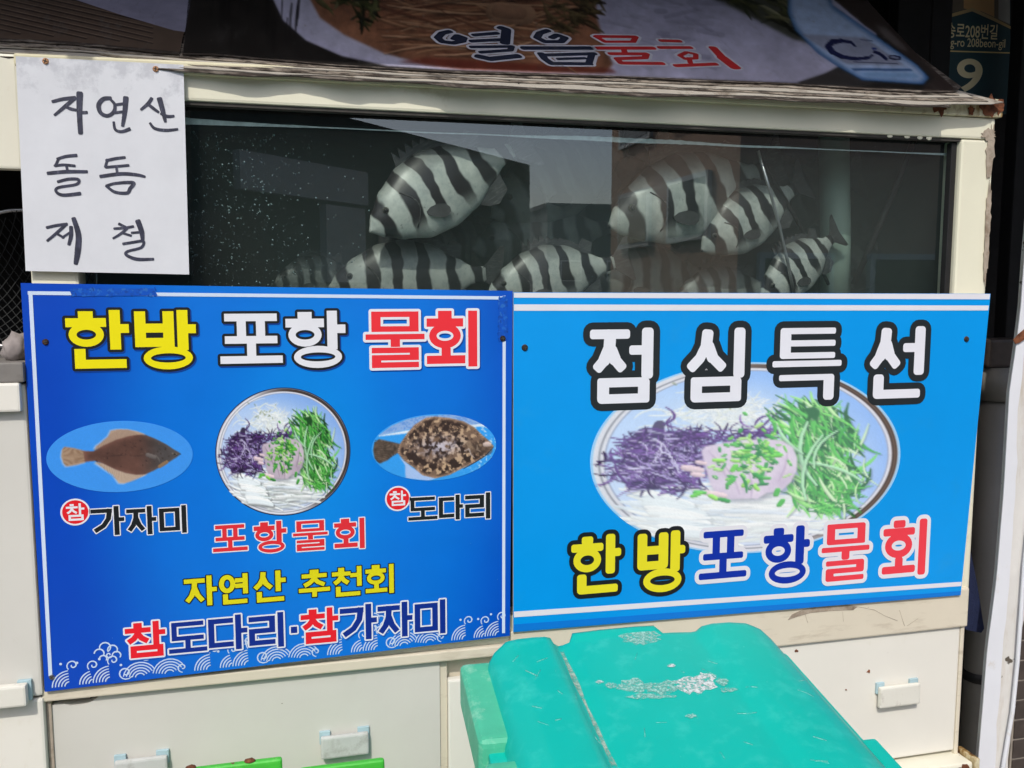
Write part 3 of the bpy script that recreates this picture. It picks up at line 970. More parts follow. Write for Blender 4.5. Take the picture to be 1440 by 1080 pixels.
def mottled_fish_canvas():
    cv = Canvas(380, 240, (52, 156, 238), 380 / 1440.0)
    g = np.random.default_rng(3)
    r_ = random.Random(15)
    sp = fractal(240, 380, 5, g, 3)
    cv.paint(sstep(sp, 0.60, 0.68) * sstep(cv.x, 240, 330), (170, 214, 246))
    cv.poly([(100, 300), (240, 200), (400, 140), (560, 110), (1000, 100), (1260, 240), (800, 230), (400, 250)], (150, 176, 222), 1.5, 0.9)
    cv.paint(sstep(sp, 0.52, 0.62) * cv.pmask([(150, 270), (400, 130), (560, 100), (1000, 100), (1200, 220), (560, 250)], 2) * 0.5, (70, 130, 214))
    cv.poly([(100, 300), (400, 255), (1000, 225), (1260, 215), (1255, 242), (700, 262), (380, 288), (110, 308)], (222, 234, 246), 1.2)
    cv.poly([(310, 520), (375, 620), (380, 760), (620, 800), (700, 780), (460, 660)], (176, 196, 236), 1.5, 0.9)
    whole = [(300, 490), (320, 400), (400, 290), (480, 200), (600, 130), (700, 120), (850, 140), (1000, 180), (1120, 250), (1200, 330), (1290, 410), (1330, 460), (1300, 510), (1200, 590), (1100, 640), (980, 690), (850, 750), (700, 780), (560, 740), (460, 650), (370, 580)]
    tailp = [(330, 395), (240, 370), (110, 335), (60, 370), (45, 450), (60, 540), (110, 595), (200, 560), (260, 510), (310, 490)]
    n1, n2, n3 = fractal(240, 380, 16, g, 4), fractal(240, 380, 9, g, 3), fractal(240, 380, 34, g, 3)
    mt = cv.pmask(tailp, 1.2)
    ct = np.array((92, 78, 68.)) * (0.6 + 0.8 * n2)[..., None]
    cv.a = cv.a * (1 - mt[..., None]) + ct * mt[..., None]
    for k in range(12):
        y = 345 + k * 22
        cv.stroke([(60, y), (170, 455 + (y - 455) * 0.75), (280, 455 + (y - 455) * 0.4)], 5, (50, 42, 38), 0.2, 0, 0.6)
    m = cv.pmask(whole, 1.2)
    inner = np.clip((blur(m, 9) - 0.62) / 0.3, 0, 1)
    dark, tan, mid = np.array((56, 42, 38.)), np.array((190, 160, 130.)), np.array((122, 98, 82.))
    k1 = sstep(n1 + 0.3 * (n2 - 0.5), 0.44, 0.56)[..., None]
    c = dark * (1 - k1) + mid * k1
    k2 = sstep(n2 + 0.25 * (n3 - 0.5), 0.56, 0.66)[..., None]
    c = c * (1 - k2) + tan * k2
    cxx, cyy = cv.x * 1440 / 380, cv.y * 1440 / 380
    sheen = np.exp(-(((cxx - 740) / 220) ** 2 + ((cyy - 440) / 95) ** 2))
    ks = (sheen * sstep(n2, 0.36, 0.58) * 0.9)[..., None]
    c = c * (1 - ks) + np.array((198, 192, 208.)) * ks
    # paler fringe of fin rays
    ring = (1 - inner)[..., None]
    ray_ = 0.5 + 0.5 * np.sin(np.arctan2(cyy - 450, cxx - 720) * 130)
    cf = np.array((158, 128, 108.)) * (0.7 + 0.5 * ray_)[..., None] * (0.7 + 0.6 * n2)[..., None]
    c = c * (1 - ring) + cf * ring
    cv.a = cv.a * (1 - m[..., None]) + c * m[..., None]
    # head
    cv.dot(1170, 470, 90, 70, (96, 78, 66), 0.3, 0.55, 0.1)
    cv.stroke([(1010, 500), (1060, 480), (1080, 540), (1120, 580)], 14, (188, 174, 170), 0.4, 0.1, 0.7)
    cv.stroke([(1150, 440), (1150, 490), (1190, 515)], 14, (150, 130, 116), 0.4, 0.1, 0.8)
    cv.dot(1258, 440, 26, 26, (206, 184, 176), 0, 0.95, 0.2)
    cv.dot(965, 415, 26, 16, (30, 24, 24), 0, 0.8)
    cv.stroke([(1330, 470), (1240, 560), (1120, 630), (1000, 690)], 10, (24, 24, 34), 0.3, 0, 0.8)
    cv.a *= (0.96 + 0.08 * g.random((240, 380)))[..., None]
    return cv

def banner_canvas():
    """soup bowl, rice plate and bottle on the lid banner; photo pixels from (256,-92), two canvas pixels to one"""
    K = 2.0
    cv = Canvas(int(1100 * K), int(226 * K), (36, 33, 31), K)
    g = np.random.default_rng(12)
    r_ = random.Random(31)
    o = lambda *p: [(x - 256, y + 92) for x, y in p]
    H, W = cv.h, cv.w
    n1 = fractal(H, W, 60, g, 5)
    cv.a *= (0.75 + 0.5 * n1)[..., None]
    plate_ = o((388, -92), (384, 0), (398, 30), (430, 58), (480, 80), (545, 94), (640, 100), (760, 104), (875, 108), (1000, 113), (1120, 118), (1150, 112), (1200, 90), (1240, 40), (1220, -92))
    m = cv.pmask(plate_, 2)
    n2 = fractal(H, W, 140, g, 5)
    c = (np.array((178, 175, 198.)) * (0.86 + 0.28 * n2)[..., None])
    cv.a = cv.a * (1 - m[..., None]) + c * m[..., None]
    cv.paint(cv.pmask(o((396, -92), (394, 0), (408, 28), (440, 56), (500, 78), (570, 92), (640, 97), (800, 103), (640, 90), (520, 60), (450, 20), (440, -92)), 5) * 0.5, (176, 174, 190))
    soup = o((444, -92), (436, 0), (450, 26), (484, 50), (540, 76), (600, 92), (650, 98), (760, 102), (850, 104), (862, 92), (850, 66), (838, 20), (842, -92))
    ms = cv.pmask(soup, 3)
    n3 = fractal(H, W, 40, g, 5)
    c = np.array((124, 84, 62.)) * (0.65 + 0.75 * n3)[..., None]
    cv.a = cv.a * (1 - ms[..., None]) + c * ms[..., None]
    cv.paint(cv.pmask(o((560, 88), (600, 82), (700, 88), (800, 94), (860, 98), (868, 104), (760, 102), (650, 98)), 4) * 0.8, (104, 44, 34))
    # noodles in the soup
    for k in range(260):
        x, y = r_.uniform(480, 800), r_.uniform(-80, 84)
        if x < 470 + max(0, y) * 1.7: continue
        l = r_.uniform(50, 170)
        a = r_.gauss(0.06, 0.16)
        if x + l / 2 > 830 or x - l / 2 < 452 + max(0, y) * 1.3: continue
        cv.curl(x - 256, y + 92, l, a, r_.uniform(-0.25, 0.25), r_.uniform(1.6, 4.0), r_.choice(((176, 134, 100), (190, 150, 116), (146, 104, 76), (104, 66, 50), (164, 122, 90), (132, 88, 64))), taper=0.6, hl=0.22, alpha=0.8, shadow=0.2 if k % 2 else 0)
    cv.dot(718 - 256, 20 + 92, 22, 15, (150, 116, 90), 0.1, 0.9, 0.2)
    cv.dot(716 - 256, 18 + 92, 16, 10, (132, 98, 76), 0.1, 0.7, 0.2)
    def herb(x0, x1, y0, y1, n, cols, slope):
        for k in range(n):
            x, y = r_.uniform(x0, x1), r_.uniform(y0, y1)
            cv.curl(x - 256, y + 92, r_.uniform(10, 44), r_.gauss(slope, 0.6), r_.uniform(-0.7, 0.7), r_.uniform(2, 6), r_.choice(cols), taper=0.7, hl=0.25, alpha=0.9)
    GR = ((58, 62, 34), (40, 46, 26), (86, 88, 54), (26, 28, 18), (104, 102, 72), (68, 70, 40))
    herb(445, 535, -85, 10, 120, GR, 0.3)
    herb(500, 530, 0, 34, 20, GR[:4], 1.0)
    herb(770, 846, -85, 44, 170, ((78, 66, 42), (56, 48, 32), (98, 84, 56), (42, 34, 24)), 0.3)
    # herbs over the plate
    mg = cv.pmask(o((1000, -92), (985, -8), (1035, 14), (1115, 56), (1140, 62), (1150, -92)), 4)
    cv.paint(mg * 0.8, (44, 46, 30))
    for k in range(260):
        x = r_.uniform(990, 1130)
        y = r_.uniform(-85, -20 + (x - 985) * 0.52)
        cv.curl(x - 256, y + 92, r_.uniform(14, 56), r_.gauss(0.5, 0.4), r_.uniform(-0.4, 0.4), r_.uniform(2, 6), r_.choice(GR + ((128, 126, 98),)), taper=0.7, hl=0.25, alpha=0.9)
    # grains
    for k in range(70):
        cv.dot(r_.uniform(860, 1000) - 256, r_.uniform(-80, 96) + 92, r_.uniform(6, 26), r_.uniform(1, 4), r_.choice(((142, 140, 160), (118, 116, 138), (150, 148, 166))), r_.gauss(0.1, 0.2), 0.35, 0.1)
    # dark board under the plate edge
    cv.poly(o((1120, 117), (1160, 104), (1188, 90), (1212, 108), (1230, 120), (1200, 124), (1150, 122)), (56, 53, 52), 2)
    # bottle
    bott = o((1108, -92), (1108, 20), (1118, 44), (1150, 76), (1180, 96), (1212, 114), (1298, 120), (1306, 110), (1290, 92), (1250, 64), (1210, 36), (1170, 8), (1150, -92))
    mb = cv.pmask(bott, 2)
    ib = np.clip((blur(mb, 12) - 0.5) / 0.45, 0, 1)[..., None]
    c = np.array((52, 96, 150.)) * (1 - ib) + np.array((172, 192, 224.)) * ib
    cv.a = cv.a * (1 - mb[..., None]) + c * mb[..., None]
    cv.poly(o((1126, 49), (1216, 54), (1258, 84), (1272, 93), (1190, 91), (1158, 70)), (150, 154, 174), 2, 0.9)
    cv.poly(o((1196, 97), (1280, 98), (1284, 101), (1200, 100)), (44, 84, 140), 1.5, 0.9)
    cv.poly(o((1204, 102), (1284, 103), (1294, 108), (1288, 112), (1216, 109)), (126, 164, 206), 3, 0.9)
    # worn right border of the sheet
    cv.poly(o((1152, -92), (1172, 0), (1215, 36), (1258, 66), (1296, 96), (1314, 110), (1300, 122), (1296, 132), (1360, 132), (1290, 76), (1225, 6), (1160, -92)), (54, 45, 42), 2)
    cv.poly(o((1230, 34), (1245, 40), (1272, 66), (1276, 74), (1262, 68), (1240, 50)), (104, 96, 94), 3, 0.8)
    # water streaks and specks on the dark part
    for k in range(22):
        x, y0 = r_.uniform(282, 430), r_.uniform(-30, 30)
        cv.stroke([(x - 256, y0 + 92), (x - 258, y0 + 112), (x - 259, min(y0 + r_.uniform(25, 60), 78) + 92)], r_.uniform(2, 4), (14, 13, 13), 0.3, 0, 0.5)
    for k in range(60):
        cv.dot(r_.uniform(280, 1250) - 256, r_.uniform(20, 110) + 92, r_.uniform(0.3, 0.9), r_.uniform(0.4, 1.0), (140, 136, 130), 1.5, 0.6)
    n4 = fractal(H, W, 22, g, 5)
    cv.a *= (0.90 + 0.2 * n4)[..., None]
    cv.a = blur(cv.a, 1)
    # mark on the bottle label: a big curl, a slanted one with a dot, a small badge
    NV = (30, 36, 78)
    cp = o((1202, 66), (1196, 60), (1182, 58.5), (1170, 60), (1164, 66), (1170, 74), (1184, 81), (1204, 84), (1222, 82), (1226, 79))
    cw = [2, 3.5, 5, 8, 9, 7, 5.5, 5, 4, 2]
    for i in range(len(cp) - 1):
        cv.stroke([cp[i], cp[i + 1]], (cw[i] + cw[i + 1]) / 2, NV, 0, 0)
    cv.stroke(o((1229, 74), (1236, 76), (1246, 84)), 4.5, NV, 0.1, 0)
    cv.dot(1229 - 256, 69.5 + 92, 2.2, 1.6, (46, 64, 140))
    cv.dot(1258 - 256, 82 + 92, 6, 3.2, NV, 0.1)
    cv.dot(1258 - 256, 82 + 92, 4.5, 1.6, (130, 136, 160), 0.1)
    cv.stroke(o((1200, 88), (1262, 90.5)), 1.2, (84, 90, 120), 0, 0)
    cv.stroke(o((1210, 57), (1226, 58)), 1.4, (84, 90, 120), 0, 0)
    return cv

# ------------------------------------------------------------------ Hangul from strokes
LEADS = ['ㄱ', 'ㄲ', 'ㄴ', 'ㄷ', 'ㄸ', 'ㄹ', 'ㅁ', 'ㅂ', 'ㅃ', 'ㅅ', 'ㅆ', 'ㅇ', 'ㅈ', 'ㅉ', 'ㅊ', 'ㅋ', 'ㅌ', 'ㅍ', 'ㅎ']
VOWS = ['ㅏ', 'ㅐ', 'ㅑ', 'ㅒ', 'ㅓ', 'ㅔ', 'ㅕ', 'ㅖ', 'ㅗ', 'ㅘ', 'ㅙ', 'ㅚ', 'ㅛ', 'ㅜ', 'ㅝ', 'ㅞ', 'ㅟ', 'ㅠ', 'ㅡ', 'ㅢ', 'ㅣ']
TAILS = ['', 'ㄱ', 'ㄲ', 'ㄳ', 'ㄴ', 'ㄵ', 'ㄶ', 'ㄷ', 'ㄹ', 'ㄺ', 'ㄻ', 'ㄼ', 'ㄽ', 'ㄾ', 'ㄿ', 'ㅀ', 'ㅁ', 'ㅂ', 'ㅄ', 'ㅅ', 'ㅆ', 'ㅇ', 'ㅈ', 'ㅊ', 'ㅋ', 'ㅌ', 'ㅍ', 'ㅎ']

def jamo(j, open_right=False):
    L = lambda *p: ('L', p)
    E = lambda *p: ('E', p)
    return {
        'ㄱ': [L((0, 0), (1, 0), (0.92, 0.4), (0.6, 0.75), (0.05, 1))] if open_right else [L((0, 0), (1, 0), (1, 1))],
        'ㄴ': [L((0, 0), (0, 1), (1, 1))],
        'ㄷ': [L((1, 0), (0, 0), (0, 1), (1, 1))],
        'ㄹ': [L((0, 0), (1, 0), (1, 0.5), (0, 0.5), (0, 1), (1, 1))],
        'ㅁ': [L((0, 0), (1, 0), (1, 1)), L((1, 1), (0, 1), (0, 0)), L((0, 0.2), (0, 0), (0.2, 0)), L((1, 0.8), (1, 1), (0.8, 1))],
        'ㅂ': [L((0, 0), (0, 1), (1, 1), (1, 0)), L((0, 0.46), (1, 0.46))],
        'ㅅ': [L((0.52, 0), (0.48, 0.3), (0.3, 0.68), (0, 1)), L((0.5, 0.25), (0.66, 0.66), (1, 1))],
        'ㅇ': [E(0, 0, 1, 1)],
        'ㅈ': [L((0, 0), (1, 0)), L((0.52, 0), (0.48, 0.38), (0.3, 0.72), (0, 1)), L((0.5, 0.35), (0.68, 0.7), (1, 1))],
        'ㅊ': [L((0.28, 0), (0.72, 0)), L((0, 0.3), (1, 0.3)), L((0.5, 0.3), (0.46, 0.55), (0.28, 0.8), (0, 1)), L((0.5, 0.5), (0.68, 0.78), (1, 1))],
        'ㅌ': [L((1, 0), (0, 0), (0, 1), (1, 1)), L((0, 0.5), (1, 0.5))],
        'ㅍ': [L((0, 0), (1, 0)), L((0.28, 0), (0.28, 1)), L((0.72, 0), (0.72, 1)), L((0, 1), (1, 1))],
        'ㅎ': [L((0.25, 0), (0.75, 0)), L((0, 0.26), (1, 0.26)), E(0.08, 0.44, 0.92, 1)],
        'ㅏ': [L((0, 0), (0, 1)), L((0, 0.46), (1, 0.46))],
        'ㅓ': [L((1, 0), (1, 1)), L((0, 0.42), (1, 0.42))],
        'ㅕ': [L((1, 0), (1, 1)), L((0, 0.28), (1, 0.28)), L((0, 0.62), (1, 0.62))],
        'ㅔ': [L((1, 0), (1, 1)), L((0.5, 0.03), (0.5, 0.97)), L((0, 0.45), (0.5, 0.45))],
        'ㅗ': [L((0.5, 0), (0.5, 1)), L((0, 1), (1, 1))],
        'ㅜ': [L((0, 0), (1, 0)), L((0.5, 0), (0.5, 1))],
        'ㅡ': [L((0, 0.5), (1, 0.5))],
        'ㅣ': [L((0.5, 0), (0.5, 1))],
    }[j]

def syllable(ch):
    k = ord(ch) - 0xAC00
    a, v, t = LEADS[k // 588], VOWS[(k % 588) // 28], TAILS[k % 28]
    out = []
    if v in 'ㅗㅜㅡ':
        if t:
            out.append((a, (0.10, 0, 0.90, 0.36 if a not in 'ㅌ' else 0.42)))
            out.append((v, (0, 0.40, 1, 0.68) if v == 'ㅜ' else (0, 0.36, 1, 0.62) if v == 'ㅡ' else (0, 0.36, 1, 0.60)))
            out.append((t, (0.10, 0.64, 0.90, 1)))
        else:
            if v == 'ㅗ':
                out += [(a, (0.08, 0, 0.92, 0.60)), (v, (0, 0.50, 1, 1))]
            else:
                out += [(a, (0.10, 0, 0.90, 0.60)), (v, (0, 0.62, 1, 1))]
    elif v == 'ㅚ':
        out += [(a, (0, 0, 0.72, 0.66)), ('ㅗ', (0, 0.58, 0.76, 0.94)), ('ㅣ', (0.82, 0, 1.0, 1))]
    else:
        wide = {'ㅏ': 0.69, 'ㅣ': 0.79, 'ㅓ': 0.61, 'ㅕ': 0.54, 'ㅔ': 0.46}[v]
        vr = {'ㅏ': 1.0, 'ㅣ': 1.0, 'ㅓ': 0.99, 'ㅕ': 0.97, 'ㅔ': 1.0}[v]
        if t:
            out.append((a, (0, 0.02, wide - 0.05 + (0.06 if v in 'ㅕㅓ' else 0), 0.62)))
            out.append((v, (wide, 0, vr, 0.68)))
            out.append((t, (0.12, 0.62 if t == 'ㅇ' else 0.66, 0.94, 1)))
        else:
            out.append((a, (0, 0.08, wide - 0.05, 0.90)))
            out.append((v, (wide, 0, vr, 1)))
    return out

def draw_syllable(art, ch, bx, th, tv, col, cap='b', outline=0.0, ocol=None, shadow=None):
    """bx: x0,y0,x1,y1 of the letter in millimetres of the printed surface; th, tv bar weights"""
    prims = []
    for j, (a, b, c, d) in syllable(ch):
        x0, y0 = bx[0] + a * (bx[2] - bx[0]), bx[1] + b * (bx[3] - bx[1])
        x1, y1 = bx[0] + c * (bx[2] - bx[0]), bx[1] + d * (bx[3] - bx[1])
        t_v, t_h = tv, th
        x0 += t_v / 2; x1 -= t_v / 2; y0 += t_h / 2; y1 -= t_h / 2
        open_right = (j == 'ㄱ' and d > 0.85 and b < 0.2)
        # bars and stems run to the edges of their cell
        for kind, p in jamo(j, open_right):
            if kind == 'L':
                pts = [(x0 + q[0] * (x1 - x0), y0 + q[1] * (y1 - y0)) for q in p]
                # free ends reach the edge of the cell
                if True:
                    for e, nb in ((0, 1), (-1, -2)):
                        dx, dy = pts[e][0] - pts[nb][0], pts[e][1] - pts[nb][1]
                        q = p[e]
                        if abs(dx) > abs(dy) * 3 and (q[0] < 0.02 or q[0] > 0.98):
                            pts[e] = (pts[e][0] + math.copysign(t_v / 2, dx), pts[e][1])
                        elif abs(dy) > abs(dx) * 3 and (q[1] < 0.02 or q[1] > 0.98) and j not in 'ㅗㅜ':
                            pts[e] = (pts[e][0], pts[e][1] + math.copysign(t_h / 2, dy))
                prims.append(('L', pts))
            else:
                ex0, ey0 = x0 + p[0] * (x1 - x0), y0 + p[1] * (y1 - y0)
                ex1, ey1 = x0 + p[2] * (x1 - x0), y0 + p[3] * (y1 - y0)
                prims.append(('E', ((ex0 + ex1) / 2, (ey0 + ey1) / 2, (ex1 - ex0) / 2, (ey1 - ey0) / 2)))
    def put(o, c, off=(0, 0)):
        for kind, p in prims:
            if kind == 'L':
                q = [(a + off[0], b + off[1]) for a, b in p]
                # split so that bars and stems take their own weight
                run = [q[0]]
                for i in range(1, len(q)):
                    run.append(q[i])
                segs = list(zip(q[:-1], q[1:]))
                for i, (a, b) in enumerate(segs):
                    dx, dy = abs(b[0] - a[0]), abs(b[1] - a[1])
                    w = th if dx > dy * 2 else tv if dy > dx * 2 else (th + tv) / 2
                    ends = []
                    for j_, P_, other in ((i, a, i - 1), (i + 1, b, i + 1)):
                        if 0 <= other < len(segs):
                            oa, ob = segs[other]
                            odx, ody = abs(ob[0] - oa[0]), abs(ob[1] - oa[1])
                            ow = th if odx > ody * 2 else tv if ody > odx * 2 else (th + tv) / 2
                            v1 = (b[0] - a[0], b[1] - a[1]); v2 = (ob[0] - oa[0], ob[1] - oa[1])
                            cs = abs(v1[0] * v2[0] + v1[1] * v2[1]) / ((math.hypot(*v1) or 1) * (math.hypot(*v2) or 1))
                            if cs < 0.35 and cap == 'b':
                                ends.append((ow / 2, 0.0))
                            else:
                                ends.append((min(w, ow) / 2, min(w, ow) / 2))
                        else:
                            ends.append((0.0, 0.0) if cap == 'b' else (0.0, w * 0.30))
                    art.poly(seg_poly(a, b, w + 2 * o, ends[0][0] + o, ends[1][0] + o,
                                      ends[0][1] + o if ends[0][1] + o > 0 else 0, ends[1][1] + o if ends[1][1] + o > 0 else 0), c)
            else:
                w0 = (th + tv) / 2
                w1 = min(w0, 0.62 * min(p[2], p[3]) + 0.28 * w0)
                art.ring(p[0] + off[0], p[1] + off[1], p[2] + (w0 - w1) / 2, p[3] + (w0 - w1) / 2, w1, c, o)
    if shadow is not None:
        put(outline + 0.3, shadow, (1.6, 2.0))
    if outline > 0:
        put(outline, ocol)
    put(0.0, col)

def word(pl, name, parent, text, boxes, th, tv, col, lift, cap='b', outline=0.0, ocol=None, shadow=None, cols=None, mat=None, label=None):
    """text drawn letter by letter; boxes are photo-pixel boxes turned into millimetres of the surface"""
    art = Art(pl)
    for pss in range(3):
        for i, (ch, b) in enumerate(zip(text, boxes)):
            c = cols[i] if cols else col
            xm, ym = (b[0] + b[2]) / 2, (b[1] + b[3]) / 2
            bx = (pl.mm(b[0], ym)[0], pl.mm(xm, b[1])[1], pl.mm(b[2], ym)[0], pl.mm(xm, b[3])[1])
            H, W_ = bx[3] - bx[1], bx[2] - bx[0]
            if ch == '·':
                if pss == 1 and outline:
                    art.stroke([((bx[0] + bx[2]) / 2, bx[1]), ((bx[0] + bx[2]) / 2, bx[3])], W_, ocol, 'b', outline)
                elif pss == 2:
                    art.stroke([((bx[0] + bx[2]) / 2, bx[1]), ((bx[0] + bx[2]) / 2, bx[3])], W_, c, 'b')
                continue
            sy = syllable(ch)
            dense = len(sy) == 3 and sy[1][0] in 'ㅗㅜㅡ' and sy[0][0] != 'ㅎ' and ch not in '회'
            t_h = th * (0.62 if dense else 0.92)
            a, bb = t_h * H, tv * H
            if pss == 0 and shadow is not None:
                draw_only(art, ch, bx, a, bb, cap, outline + 0.2, shadow, (1.6, 2.0))
            elif pss == 1 and outline > 0:
                draw_only(art, ch, bx, a, bb, cap, outline, ocol, (0, 0))
            elif pss == 2:
                draw_only(art, ch, bx, a, bb, cap, 0.0, c, (0, 0))
    o = art.build(name, parent, mat or M['print'], lift)
    if label:
        o['label'] = label
    return o

def draw_only(art, ch, bx, a, b, cap, o, c, off):
    sub = Art(art.pl)
    draw_syllable(sub, ch, bx, a, b, c, cap, 0.0)
    if o == 0.0 and off == (0, 0):
        art.polys += sub.polys
        return
    sub2 = Art(art.pl)
    bx2 = (bx[0] + off[0], bx[1] + off[1], bx[2] + off[0], bx[3] + off[1])
    draw_syllable(sub2, ch, bx2, a, b, c, cap, o, c)
    art.polys += sub2.polys

# ================================================================== THE SETTING
def sheet(name, x0, y0, x1, y1, z, mat, nx=1, ny=1):
    v, f = [], []
    for j in range(ny + 1):
        for i in range(nx + 1):
            v.append((x0 + (x1 - x0) * i / nx, y0 + (y1 - y0) * j / ny, z))
    for j in range(ny):
        for i in range(nx):
            a = j * (nx + 1) + i
            f.append((a, a + 1, a + nx + 2, a + nx + 1))
    return obj(name, v, f, mat)

tag(sheet('ground', -150, -200, 150, 60, -0.13, M['asphalt'], 6, 6), kind='structure')
tag(box('pavement', (-12, -3.2, -0.12), (12, 1.6, 0.0), M['paver'], None, 0.01), kind='structure')
tag(sheet('road', -100, -10.0, 100, -3.3, -0.126, M['asphalt'], 4, 2), kind='structure')

# shop front behind the tank
shop = empty('shop_building', (0.6, 0.95, 0), 'dark unlit shop front behind the fish tank', 'building')
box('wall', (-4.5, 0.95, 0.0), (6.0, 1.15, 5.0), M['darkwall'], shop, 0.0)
box('canopy', (-3.2, -0.63, 2.62), (4.6, 0.945, 2.66), M['canopy'], shop, 0.004)
for xx in (-3.18, -0.6, 2.0, 4.56):
    box('canopy_beam', (xx, -0.61, 2.56), (xx + 0.04, 0.944, 2.617), M['canopy'], shop, 0.003)
box('side_wall', (2.80, 0.35, 0.001), (3.00, 0.949, 2.60), M['darkwall'], shop, 0.004)

# ================================================================== FISH TANK
TX0, TX1 = -0.420, 1.482
GX0, GX1 = -0.345, 1.400           # glass opening
GZ1 = 1.823
tank = empty('fish_tank', (0.53, 0.0, 0.79), 'long fish tank in a cream painted frame above the two blue sign boards', 'fish tank')
box('frame_post', (TX0, 0.0, 0.80), (GX0, 0.055, GZ1 - 0.001), M['cream_frame'], tank, 0.006)
pr = box('frame_post', (GX1, 0.0, 0.80), (TX1, 0.055, GZ1 - 0.001), M['cream_frame'], tank, 0.006)
box('frame_rail', (TX0, -0.001, GZ1), (TX1, 0.055, 1.868), M['cream_frame'], tank, 0.005)
box('frame_lip', (GX0 - 0.001, 0.004, GZ1 - 0.006), (GX1 + 0.001, 0.024, GZ1 + 0.001), M['gap'], tank, 0.0)
# trim with rust at its right end
bm = bm_box((TX0 - 0.005, -0.009, 1.866), (1.493, 0.05, 1.894), 0.004)
for q in bm.verts:
    q.co.z += (q.co.x - 0.40) * 0.012 * (1.0 if q.co.z > 1.88 else 0.2)
from_bm('top_trim', bm, M['trim'], tank)
box('frame_rail', (TX0, 0.001, 0.795), (TX1, 0.055, 0.86), M['cream_frame'], tank, 0.004)
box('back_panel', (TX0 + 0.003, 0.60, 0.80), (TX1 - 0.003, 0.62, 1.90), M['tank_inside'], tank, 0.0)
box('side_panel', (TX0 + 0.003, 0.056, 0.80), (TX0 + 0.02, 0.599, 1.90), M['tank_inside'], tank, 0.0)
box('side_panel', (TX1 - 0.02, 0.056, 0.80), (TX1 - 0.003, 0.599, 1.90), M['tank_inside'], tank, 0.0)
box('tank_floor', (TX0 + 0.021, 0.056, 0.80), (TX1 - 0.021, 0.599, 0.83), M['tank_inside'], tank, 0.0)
gp = obj('glass_pane', [(GX0 - 0.01, 0.03, 0.865), (GX1 + 0.01, 0.03, 0.865), (GX1 + 0.01, 0.03, GZ1 + 0.01), (GX0 - 0.01, 0.03, GZ1 + 0.01)], [(0, 1, 2, 3)], M['glass'], tank)
# seal strip round the glass
box('seal_strip', (GX1 - 0.014, 0.012, 0.87), (GX1 - 0.0005, 0.028, GZ1 - 0.007), M['rubber'], tank, 0.002)
# chipped paint patches on the right post
def ragged(cx_, cz_, rx, rz, Y, n=26, seed=0, amp=0.35):
    rr = random.Random(seed)
    pts = []
    for k in range(n):
        a = 2 * math.pi * k / n
        s = 1 + amp * (rr.random() * 2 - 1)
        pts.append(Vector((cx_ + rx * s * math.cos(a), Y, cz_ + rz * s * math.sin(a))))
    return pts
def patch(name, parent, mat, loop, depth=0.0012):
    back = [Vector((p.x, p.y + depth, p.z)) for p in loop]
    v, f = slab_vf(loop, back)
    return obj(name, v, f, mat, parent)
for i, (x_, z_, rx, rz) in enumerate(((1.472, 1.80, 0.010, 0.05), (1.466, 1.832, 0.016, 0.012), (1.474, 1.66, 0.007, 0.06), (1.475, 1.57, 0.006, 0.05))):
    patch('peeled_patch', tank, M['peel'], ragged(x_, z_, rx, rz, -0.0026 - 0.0004 * i, 30, 50 + i, 0.3))
for i, (x_, z_, r_) in enumerate(((1.335, 1.8855, 0.015), (1.455, 1.888, 0.020), (1.482, 1.889, 0.012), (1.41, 1.880, 0.008), (1.232, 1.887, 0.004), (1.25, 1.889, 0.003), (0.86, 1.886, 0.0025))):
    patch('rust_spot', tank, M['rust'], ragged(x_, z_, r_, r_ * 1.2, -0.0105 - 0.0004 * i, 18, 80 + i, 0.35))
# drops hanging below the rail at the right corner
for k in range(4):
    bm = bmesh.new()
    x_ = 1.23 + 0.034 * k + rnd.uniform(-0.012, 0.012)
    mtx = Matrix.Translation((x_, 0.0035, GZ1 - 0.002)) @ Matrix.Diagonal((0.007, 0.002, 0.005 * rnd.uniform(0.6, 1.4), 1))
    bmesh.ops.create_icosphere(bm, subdivisions=2, radius=1.0, matrix=mtx)
    from_bm('paint_drip', bm, M['cream_frame'], tank, smooth=True)

WZ = 1.795
tag(box('water', (TX0 + 0.022, 0.036, 0.832), (TX1 - 0.022, 0.598, WZ), M['water'], None, 0.0), kind='structure')
# foam line where the water meets the glass
v, f = [], []
n = 160
for i in range(n + 1):
    x_ = GX0 + (GX1 - GX0) * i / n
    w_ = 0.0014 + 0.018 * max(0.0, noise.noise((x_ * 2.2 + 4, 0, 0)) + 0.10) * (0.6 + 0.8 * abs(noise.noise((x_ * 45, 1, 0))))
    zc = WZ - 0.002 + 0.002 * noise.noise((x_ * 6, 3, 0))
    v += [(x_, 0.0325, zc + w_), (x_, 0.0325, zc - w_ * 0.6)]
    if i:
        f.append((2 * i - 2, 2 * i - 1, 2 * i + 1, 2 * i))
obj('foam_line', v, f, M['foam'], tank)

